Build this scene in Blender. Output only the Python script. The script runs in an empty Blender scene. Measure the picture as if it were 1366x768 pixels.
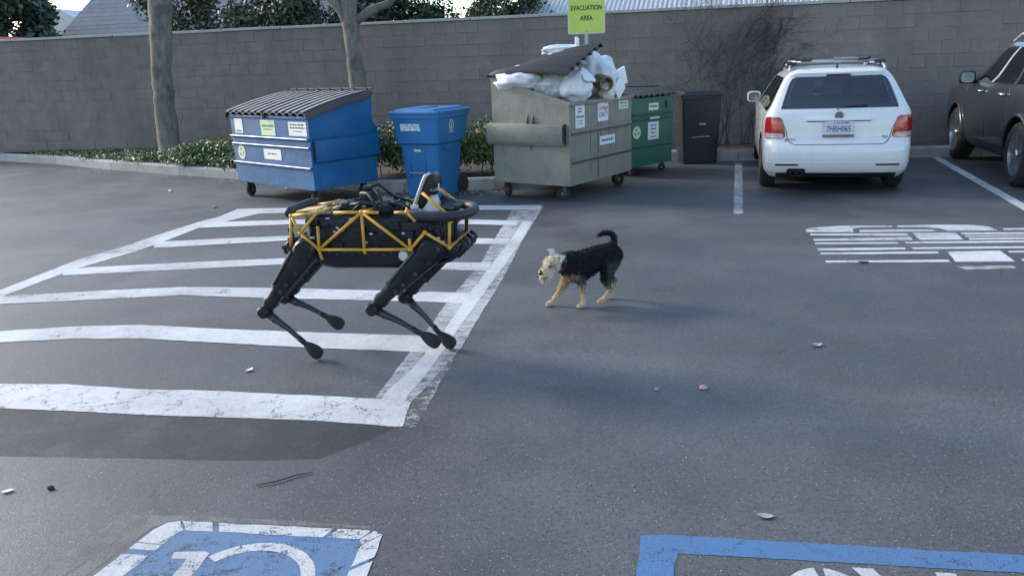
import bpy, bmesh, math, random
import numpy as np
from mathutils import Vector, Matrix, noise as mnoise
R_ = math.radians
random.seed(7)
rng = np.random.default_rng(7)
SC = bpy.context.scene
COL = SC.collection

# ------------------------------------------------------------------ camera
CAM_H, PITCH, ROLL, FPX = 1.6, R_(15.89), R_(2.3), 1060.0
cam = bpy.data.cameras.new('camera'); cam.sensor_width = 36.0; cam.lens = 36.0 * FPX / 1366.0
cam.clip_start = 0.05; cam.clip_end = 900
co = bpy.data.objects.new('camera', cam); COL.objects.link(co)
right = Vector((1, 0, 0)); up = Vector((0, math.sin(PITCH), math.cos(PITCH))); fwd = Vector((0, math.cos(PITCH), -math.sin(PITCH)))
xa = right * math.cos(ROLL) - up * math.sin(ROLL); ya = right * math.sin(ROLL) + up * math.cos(ROLL)
m = Matrix((xa, ya, -fwd)).transposed().to_4x4(); m.translation = (0, 0, CAM_H)
co.matrix_world = m; SC.camera = co

# ------------------------------------------------------------------ light
SUN_DIR = Vector((-0.88, 0.47, math.tan(R_(25.0)))).normalized()   # towards the sun: low, left, beyond the wall
world = bpy.data.worlds.new('World'); SC.world = world; world.use_nodes = True
nt = world.node_tree; bg = nt.nodes['Background']
sky = nt.nodes.new('ShaderNodeTexSky'); sky.sky_type = 'NISHITA'; sky.sun_disc = False
sky.sun_elevation = R_(25.0); sky.sun_rotation = math.atan2(SUN_DIR.x, SUN_DIR.y) % (2 * math.pi)
sky.air_density = 1.0; sky.dust_density = 1.0; sky.ozone_density = 1.1
nt.links.new(sky.outputs[0], bg.inputs[0]); bg.inputs[1].default_value = 0.15
sl = bpy.data.lights.new('sun', 'SUN'); sl.energy = 1.7; sl.angle = R_(15.0); sl.color = (1.0, 0.93, 0.83)
so = bpy.data.objects.new('sun', sl); COL.objects.link(so)
so.rotation_euler = (-SUN_DIR).to_track_quat('-Z', 'Y').to_euler()
SC.view_settings.view_transform = 'Standard'; SC.view_settings.look = 'None'
SC.view_settings.exposure = 1.28; SC.view_settings.gamma = 1.0
SC.cycles.max_bounces = 6

# ------------------------------------------------------------------ helpers
def tag(o, label=None, cat=None, group=None, kind=None):
    if label: o['label'] = label
    if cat: o['category'] = cat
    if group: o['group'] = group
    if kind: o['kind'] = kind
    return o

def thing(name, label=None, cat=None, loc=(0, 0, 0), rz=0, group=None, kind=None):
    o = bpy.data.objects.new(name, None); COL.objects.link(o); o.empty_display_size = 0.2
    o.location = loc; o.rotation_euler = (0, 0, rz)
    return tag(o, label, cat, group, kind)

def link(name, me, parent=None):
    o = bpy.data.objects.new(name, me); COL.objects.link(o)
    if parent is not None: o.parent = parent
    return o

def rrect(w, h, r, n=4):
    r = min(r, w / 2 - 1e-4, h / 2 - 1e-4); pts = []
    for cx, cy, a0 in ((w/2-r, h/2-r, 0), (-w/2+r, h/2-r, 90), (-w/2+r, -h/2+r, 180), (w/2-r, -h/2+r, 270)):
        for k in range(n + 1):
            a = R_(a0 + 90 * k / n); pts.append((cx + r * math.cos(a), cy + r * math.sin(a)))
    return pts

class MB:
    def __init__(s): s.v = []; s.f = []; s.m = []
    def add(s, vs, fs, mi=0):
        b = len(s.v); s.v += [tuple(p) for p in vs]
        for f in fs: s.f.append(tuple(b + i for i in f)); s.m.append(mi)
        return s
    def box(s, c, size, rz=0.0, mi=0, M=None):
        x, y, z = [a / 2 for a in size]
        P = [Vector(p) for p in ((-x,-y,-z),(x,-y,-z),(x,y,-z),(-x,y,-z),(-x,-y,z),(x,-y,z),(x,y,z),(-x,y,z))]
        Q = M if M is not None else Matrix.Rotation(rz, 3, 'Z')
        return s.add([Q @ p + Vector(c) for p in P], [(0,3,2,1),(4,5,6,7),(0,1,5,4),(1,2,6,5),(2,3,7,6),(3,0,4,7)], mi)
    def prism(s, poly, fn, a, b, mi=0):
        n = len(poly); V = [fn(u, w, a) for u, w in poly] + [fn(u, w, b) for u, w in poly]
        F = [tuple(range(n))[::-1], tuple(range(n, 2*n))] + [(i, (i+1) % n, n + (i+1) % n, n + i) for i in range(n)]
        return s.add(V, F, mi)
    def loft(s, secs, caps=True, mi=0, closed=True):
        n = len(secs[0]); V = [p for q in secs for p in q]; F = []
        for k in range(len(secs) - 1):
            for i in range(n if closed else n - 1):
                j = (i + 1) % n
                F.append((k*n+i, k*n+j, (k+1)*n+j, (k+1)*n+i))
        if caps: F.append(tuple(range(n))[::-1]); F.append(tuple((len(secs)-1)*n + i for i in range(n)))
        return s.add(V, F, mi)
    def tube(s, pts, r, seg=8, closed=False, mi=0, flat=None):
        P = [Vector(p) for p in pts]; n = len(P); secs = []; prev = None
        for k in range(n):
            if closed: t = P[(k+1) % n] - P[k-1]
            else: t = P[min(k+1, n-1)] - P[max(k-1, 0)]
            t.normalize()
            if prev is None:
                a = Vector((0, 0, 1)) if abs(t.z) < 0.9 else Vector((1, 0, 0))
                u = t.cross(a).normalized()
            else:
                u = (prev - t * prev.dot(t))
                u = u.normalized() if u.length > 1e-6 else t.orthogonal().normalized()
            prev = u; w = t.cross(u)
            rr = r[k] if isinstance(r, (list, tuple)) else r
            secs.append([P[k] + (u * math.cos(2*math.pi*i/seg) + w * math.sin(2*math.pi*i/seg)) * rr for i in range(seg)])
        if closed: secs.append(secs[0]); return s.loft(secs, False, mi)
        return s.loft(secs, True, mi)
    def lathe(s, prof, axis='z', c=(0, 0, 0), seg=24, mi=0, caps=True):
        # prof: list of (radius, height) along the axis
        secs = []
        for r, h in prof:
            ring = []
            for i in range(seg):
                a = 2 * math.pi * i / seg; x, y = r * math.cos(a), r * math.sin(a)
                p = (x, y, h) if axis == 'z' else ((h, x, y) if axis == 'x' else (y, h, x))
                ring.append((p[0]+c[0], p[1]+c[1], p[2]+c[2]))
            secs.append(ring)
        return s.loft(secs, caps, mi)
    def ellip(s, c, r, seg=14, rings=9, M=None, mi=0):
        V = []; F = []
        for k in range(rings + 1):
            th = math.pi * k / rings
            th = min(max(th, 0.02), math.pi - 0.02)
            for i in range(seg):
                a = 2*math.pi*i/seg
                p = Vector((r[0]*math.sin(th)*math.cos(a), r[1]*math.sin(th)*math.sin(a), r[2]*math.cos(th)))
                if M is not None: p = M @ p
                V.append(p + Vector(c))
        for k in range(rings):
            for i in range(seg):
                j = (i+1) % seg; F.append((k*seg+i, (k+1)*seg+i, (k+1)*seg+j, k*seg+j))
        F.append(tuple(range(seg))); F.append(tuple(rings*seg+i for i in range(seg))[::-1])
        return s.add(V, F, mi)
    def mesh(s, name, mats, smooth=False):
        me = bpy.data.meshes.new(name); me.from_pydata(s.v, [], s.f)
        for mm in (mats if isinstance(mats, (list, tuple)) else [mats]): me.materials.append(mm)
        if any(s.m): me.polygons.foreach_set('material_index', s.m)
        if smooth:
            me.polygons.foreach_set('use_smooth', [True] * len(me.polygons))
        me.update(); return me
    def build(s, name, mats, parent=None, smooth=False, bevel=0.0, segs=2, auto=None):
        me = s.mesh(name, mats, smooth or auto is not None or bevel > 0)
        bm = bmesh.new(); bm.from_mesh(me); bmesh.ops.recalc_face_normals(bm, faces=bm.faces)
        if bevel > 0:
            eds = [e for e in bm.edges if len(e.link_faces) == 2 and e.calc_face_angle(0) > R_(32)]
            try: bmesh.ops.bevel(bm, geom=eds, offset=bevel, segments=segs, affect='EDGES', profile=0.5, clamp_overlap=True)
            except Exception: pass
            auto = auto or 30
        if auto is not None:
            for e in bm.edges:
                e.smooth = not (len(e.link_faces) == 2 and e.calc_face_angle(0) > R_(auto))
        bm.to_mesh(me); bm.free(); me.update()
        return link(name, me, parent)

def sheet(name, poly, z, mat, parent=None, th=0.0):
    m_ = MB(); m_.add([(x, y, z) for x, y in poly], [tuple(range(len(poly)))])
    o = m_.build(name, mat, parent)
    me = o.data
    for p in me.polygons:
        if p.normal.z < 0: p.flip()
    me.update(); return o

def evalmesh(o):
    dg = bpy.context.evaluated_depsgraph_get(); dg.update()
    return bpy.data.meshes.new_from_object(o.evaluated_get(dg))

def text_mesh(body, size, mat, name='lettering', ext=0.0008, align='CENTER', shear=0.0, sx=1.0, bold=0.0):
    cu = bpy.data.curves.new('txt', 'FONT'); cu.body = body; cu.size = size; cu.extrude = ext
    cu.align_x = align; cu.align_y = 'CENTER'; cu.shear = shear; cu.offset = bold; cu.resolution_u = 3
    t = bpy.data.objects.new('txt', cu); COL.objects.link(t)
    me = evalmesh(t); bpy.data.objects.remove(t); bpy.data.curves.remove(cu)
    if sx != 1.0: me.transform(Matrix.Diagonal((sx, 1, 1, 1)))
    me.materials.clear(); me.materials.append(mat); me.name = name
    return me

# ------------------------------------------------------------------ materials
def nodes(name):
    mt = bpy.data.materials.new(name); mt.use_nodes = True
    t = mt.node_tree; b = t.nodes['Principled BSDF']
    return mt, t, b

def ramp(t, src, p0, p1, c0=0.0, c1=1.0):
    n = t.nodes.new('ShaderNodeMapRange'); n.inputs['From Min'].default_value = p0; n.inputs['From Max'].default_value = p1
    n.inputs['To Min'].default_value = c0; n.inputs['To Max'].default_value = c1
    t.links.new(src, n.inputs['Value']); return n.outputs[0]

def tex(t, kind, vec, scale, detail=4.0, rough=0.55, **kw):
    n = t.nodes.new('ShaderNodeTex' + kind); n.inputs['Scale'].default_value = scale
    if kind == 'Noise':
        n.inputs['Detail'].default_value = detail; n.inputs['Roughness'].default_value = rough
    for k, v in kw.items(): setattr(n, k, v)
    if vec is not None: t.links.new(vec, n.inputs['Vector'])
    return n

def mixc(t, fac, a, b, mode='MIX'):
    n = t.nodes.new('ShaderNodeMix'); n.data_type = 'RGBA'; n.blend_type = mode
    for val, i in ((fac, 0), (a, 6), (b, 7)):
        if hasattr(val, 'is_output') or hasattr(val, 'links'): t.links.new(val, n.inputs[i])
        elif i == 0: n.inputs[0].default_value = val
        else: n.inputs[i].default_value = (*val[:3], 1)
    return n.outputs[2]

def mth(t, op, a, b=0.5):
    n = t.nodes.new('ShaderNodeMath'); n.operation = op
    for i, val in enumerate((a, b)):
        if hasattr(val, 'links'): t.links.new(val, n.inputs[i])
        else: n.inputs[i].default_value = val
    return n.outputs[0]

def bump(t, b, h, strength=0.3, dist=0.01):
    n = t.nodes.new('ShaderNodeBump'); n.inputs['Strength'].default_value = strength; n.inputs['Distance'].default_value = dist
    t.links.new(h, n.inputs['Height']); t.links.new(n.outputs[0], b.inputs['Normal'])

def mat(name, col, rough=0.55, metal=0.0, var=0.18, scale=6.0, bmp=0.0, bscale=60.0, dirt=None, coat=0.0, rnd=0.0, dirt_scale=3.0, dirt_amt=0.5, spec=0.5, rust=0.0, dent=0.0, wstain=0.0):
    mt, t, b = nodes(name)
    tc = t.nodes.new('ShaderNodeTexCoord'); v = tc.outputs['Object']
    n1 = tex(t, 'Noise', v, scale, 5)
    lo = [c * (1 - var) for c in col]; hi = [min(1, c * (1 + var)) for c in col]
    c = mixc(t, ramp(t, n1.outputs[0], 0.3, 0.7), lo, hi)
    if dirt:
        n2 = tex(t, 'Noise', v, dirt_scale, 7, 0.65)
        c = mixc(t, ramp(t, n2.outputs[0], 0.48, 0.72, 0, dirt_amt), c, dirt)
    if wstain:
        gp = t.nodes.new('ShaderNodeNewGeometry'); mw = t.nodes.new('ShaderNodeMapping'); mw.inputs['Scale'].default_value = (1.0, 1.0, 0.45); t.links.new(gp.outputs['Position'], mw.inputs[0])
        nw = tex(t, 'Noise', mw.outputs[0], 1.1, 7, 0.65); nw2 = tex(t, 'Noise', mw.outputs[0], 4.0, 6, 0.7)
        c = mixc(t, ramp(t, nw.outputs[0], 0.42, 0.66, 0, wstain), c, [x*.62 for x in col]); c = mixc(t, ramp(t, nw2.outputs[0], 0.55, 0.75, 0, wstain*.8), c, [min(1, x*1.3) for x in col])
    if rust:
        nr = tex(t, 'Noise', v, 5.5, 9, 0.75); nr2 = tex(t, 'Noise', v, 45, 5, 0.7)
        rs = mth(t, 'ADD', mth(t, 'MULTIPLY', nr.outputs[0], 0.7), mth(t, 'MULTIPLY', nr2.outputs[0], 0.3))
        c = mixc(t, ramp(t, rs, 0.60, 0.66, 0, rust), c, (0.085, 0.055, 0.042))
        mp = t.nodes.new('ShaderNodeMapping'); mp.inputs['Scale'].default_value = (14, 14, 0.9); t.links.new(v, mp.inputs[0])
        ns = tex(t, 'Noise', mp.outputs[0], 1.0, 5, 0.6); c = mixc(t, ramp(t, ns.outputs[0], 0.55, 0.75, 0, rust*.7), c, [x*.55 for x in col])
    if rnd:
        oi = t.nodes.new('ShaderNodeObjectInfo')
        k = ramp(t, oi.outputs['Random'], 0, 1, 1 - rnd, 1 + rnd)
        hs = t.nodes.new('ShaderNodeHueSaturation'); t.links.new(k, hs.inputs['Value']); t.links.new(c, hs.inputs['Color']); c = hs.outputs[0]
    t.links.new(c, b.inputs['Base Color'])
    t.links.new(ramp(t, n1.outputs[0], 0.25, 0.75, max(0.02, rough - 0.08), min(1, rough + 0.08)), b.inputs['Roughness'])
    b.inputs['Metallic'].default_value = metal; b.inputs['Coat Weight'].default_value = coat; b.inputs['Coat Roughness'].default_value = 0.06
    b.inputs['Specular IOR Level'].default_value = spec
    if bmp:
        n3 = tex(t, 'Noise', v, bscale, 4); hh = n3.outputs[0]
        if dent:
            n5 = tex(t, 'Noise', v, 2.6, 3); hh = mth(t, 'ADD', mth(t, 'MULTIPLY', n5.outputs[0], dent), hh)
        bump(t, b, hh, bmp, 0.01)
    return mt

def asphalt_nodes(t):
    g = t.nodes.new('ShaderNodeNewGeometry'); P = g.outputs['Position']
    big = tex(t, 'Noise', P, 0.35, 5, 0.6); mid = tex(t, 'Noise', P, 2.2, 6, 0.65); fine = tex(t, 'Noise', P, 170, 4, 0.8)
    vor = tex(t, 'Voronoi', P, 130); 
    mp = t.nodes.new('ShaderNodeMapping'); mp.inputs['Scale'].default_value = (0.5, 3.0, 1.0); mp.inputs['Rotation'].default_value = (0, 0, 0.25); t.links.new(P, mp.inputs[0])
    streak = tex(t, 'Noise', mp.outputs[0], 0.9, 5, 0.6)
    c = mixc(t, ramp(t, mid.outputs[0], 0.25, 0.75), (0.033, 0.034, 0.037), (0.072, 0.073, 0.076))
    c = mixc(t, ramp(t, big.outputs[0], 0.44, 0.62, 0.0, 0.85), c, (0.128, 0.128, 0.129))
    patch = tex(t, 'Noise', P, 0.8, 3, 0.5); c = mixc(t, ramp(t, patch.outputs[0], 0.50, 0.60, 0.0, 0.65), c, (0.036, 0.037, 0.040))
    grain = tex(t, 'Noise', P, 42, 6, 0.8); c = mixc(t, ramp(t, grain.outputs[0], 0.52, 0.62, 0.0, 0.65), c, (0.028, 0.029, 0.033)); c = mixc(t, ramp(t, grain.outputs[0], 0.46, 0.34, 0.0, 0.6), c, (0.135, 0.137, 0.142))
    c = mixc(t, ramp(t, streak.outputs[0], 0.5, 0.75, 0.0, 0.45), c, (0.050, 0.052, 0.058))
    c = mixc(t, ramp(t, fine.outputs[0], 0.45, 0.68, 0.0, 0.6), c, (0.150, 0.152, 0.158))
    rnd = tex(t, 'WhiteNoise', vor.outputs['Position'], 1.0) if False else None
    # pale aggregate specks
    wn = t.nodes.new('ShaderNodeTexWhiteNoise'); t.links.new(vor.outputs['Position'], wn.inputs['Vector'])
    pick = mth(t, 'GREATER_THAN', wn.outputs['Value'], 0.955); near = mth(t, 'LESS_THAN', vor.outputs['Distance'], 0.31)
    c = mixc(t, mth(t, 'MULTIPLY', pick, near), c, (0.30, 0.305, 0.31))
    dk = mth(t, 'LESS_THAN', wn.outputs['Value'], 0.12)
    c = mixc(t, mth(t, 'MULTIPLY', dk, 0.55), c, (0.035, 0.036, 0.04))
    # oil drips: sparse soft dark spots
    od = tex(t, 'Voronoi', P, 1.15); ow = t.nodes.new('ShaderNodeTexWhiteNoise'); t.links.new(od.outputs['Position'], ow.inputs['Vector'])
    odm = mth(t, 'MULTIPLY', ramp(t, mth(t, 'ADD', od.outputs['Distance'], mth(t, 'MULTIPLY', mid.outputs[0], 0.16)), 0.19, 0.10), mth(t, 'GREATER_THAN', ow.outputs['Value'], 0.72))
    c = mixc(t, mth(t, 'MULTIPLY', odm, 0.6), c, (0.035, 0.036, 0.039))
    # hairline cracks
    dist = tex(t, 'Noise', P, 2.5, 4); 
    vm = t.nodes.new('ShaderNodeVectorMath'); vm.operation = 'MULTIPLY_ADD'
    t.links.new(dist.outputs['Color'], vm.inputs[0]); vm.inputs[1].default_value = (0.5, 0.5, 0.5); t.links.new(P, vm.inputs[2])
    cr = tex(t, 'Voronoi', vm.outputs[0], 0.62); cr.feature = 'DISTANCE_TO_EDGE'
    cm = mth(t, 'MULTIPLY', mth(t, 'LESS_THAN', cr.outputs['Distance'], 0.0045), ramp(t, patch.outputs[0], 0.54, 0.60))
    c = mixc(t, mth(t, 'MULTIPLY', cm, 0.4), c, (0.015, 0.015, 0.017))
    h = mth(t, 'ADD', fine.outputs[0], mth(t, 'MULTIPLY', vor.outputs['Distance'], 0.8))
    return c, h, mid, big

def asphalt_mat():
    mt, t, b = nodes('asphalt'); c, h, mid, big = asphalt_nodes(t)
    t.links.new(c, b.inputs['Base Color']); t.links.new(ramp(t, mid.outputs[0], 0.3, 0.7, 0.46, 0.66), b.inputs['Roughness'])
    bump(t, b, h, 0.16, 0.006); return mt

def road_paint(name, col, wear=0.55, crack=0.0, soft=0.08, dirt=(0.13, 0.133, 0.14), scale=7.0, stretch=1.0, amax=1.0, grime=0.5):
    """paint sheet that is simply absent where it has worn off, so the asphalt below shows"""
    mt, t, b = nodes(name)
    g = t.nodes.new('ShaderNodeNewGeometry'); P = g.outputs['Position']
    mp = t.nodes.new('ShaderNodeMapping'); mp.inputs['Scale'].default_value = (1, stretch, 1); t.links.new(P, mp.inputs[0])
    n1 = tex(t, 'Noise', mp.outputs[0], scale, 10, 0.7); pit = tex(t, 'Noise', P, 150, 4, 0.75); n3 = tex(t, 'Noise', P, 1.1, 5, 0.6); n4 = tex(t, 'Noise', P, 22, 6, 0.7)
    c = mixc(t, ramp(t, pit.outputs[0], 0.42, 0.72, 0, 0.45), col, dirt)
    c = mixc(t, ramp(t, n4.outputs[0], 0.45, 0.75, 0, 0.5 * grime), c, dirt)
    c = mixc(t, ramp(t, n3.outputs[0], 0.40, 0.70, 0, grime), c, dirt)
    a = mth(t, 'ADD', mth(t, 'MULTIPLY', n1.outputs[0], 0.50), mth(t, 'ADD', mth(t, 'MULTIPLY', pit.outputs[0], 0.32), mth(t, 'MULTIPLY', n3.outputs[0], 0.18)))
    alpha = ramp(t, a, wear + soft * 0.5, wear - soft * 0.5, 0.0, amax)
    if crack:
        dn = tex(t, 'Noise', P, 6, 6, 0.7)
        vm = t.nodes.new('ShaderNodeVectorMath'); vm.operation = 'MULTIPLY_ADD'
        t.links.new(dn.outputs['Color'], vm.inputs[0]); vm.inputs[1].default_value = (0.30, 0.30, 0.30); t.links.new(P, vm.inputs[2])
        cr = tex(t, 'Voronoi', vm.outputs[0], 4.6); cr.feature = 'DISTANCE_TO_EDGE'
        wid = mth(t, 'MULTIPLY', ramp(t, n4.outputs[0], 0.40, 0.75), crack)
        alpha = mth(t, 'MULTIPLY', alpha, mth(t, 'GREATER_THAN', cr.outputs['Distance'], wid))
    t.links.new(c, b.inputs['Base Color']); b.inputs['Roughness'].default_value = 0.7; b.inputs['Specular IOR Level'].default_value = 0.3
    t.links.new(alpha, b.inputs['Alpha'])
    bump(t, b, pit.outputs[0], 0.45, 0.006); return mt

def leaf_mat(name, a, b_, c_):
    mt, t, b = nodes(name)
    g = t.nodes.new('ShaderNodeNewGeometry'); r = g.outputs['Random Per Island']
    c = mixc(t, ramp(t, r, 0.0, 0.6), a, b_); c = mixc(t, ramp(t, r, 0.72, 1.0), c, c_)
    t.links.new(c, b.inputs['Base Color']); b.inputs['Roughness'].default_value = 0.5
    b.inputs['Transmission Weight'].default_value = 0.0
    return mt

def bark_mat(name, a, b_):
    mt, t, b = nodes(name)
    tc = t.nodes.new('ShaderNodeTexCoord'); mp = t.nodes.new('ShaderNodeMapping'); mp.inputs['Scale'].default_value = (1, 1, 0.35)
    t.links.new(tc.outputs['Object'], mp.inputs[0])
    n = tex(t, 'Noise', mp.outputs[0], 9, 8, 0.7); n2 = tex(t, 'Noise', mp.outputs[0], 38, 5, 0.7); n3 = tex(t, 'Noise', tc.outputs['Object'], 2.2, 4)
    c = mixc(t, ramp(t, n.outputs[0], 0.35, 0.65), a, b_); c = mixc(t, ramp(t, n3.outputs[0], 0.52, 0.62, 0, 0.6), c, [x * 0.55 for x in a])
    t.links.new(c, b.inputs['Base Color']); b.inputs['Roughness'].default_value = 0.9
    bump(t, b, mth(t, 'ADD', n.outputs[0], n2.outputs[0]), 0.7, 0.03); return mt

def glass_mat(name, tint=(0.55, 0.6, 0.65), a=0.5):
    mt, t, b = nodes(name)
    out = t.nodes['Material Output']; gl = t.nodes.new('ShaderNodeBsdfGlossy'); gl.inputs['Roughness'].default_value = 0.03
    tr = t.nodes.new('ShaderNodeBsdfTransparent'); tr.inputs[0].default_value = (*tint, 1)
    fr = t.nodes.new('ShaderNodeFresnel'); fr.inputs[0].default_value = 1.5
    mx = t.nodes.new('ShaderNodeMixShader'); t.links.new(ramp(t, fr.outputs[0], 0, 1, 0.14, 1.0), mx.inputs[0]); t.links.new(tr.outputs[0], mx.inputs[1]); t.links.new(gl.outputs[0], mx.inputs[2])
    t.links.new(mx.outputs[0], out.inputs[0]); return mt

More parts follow.
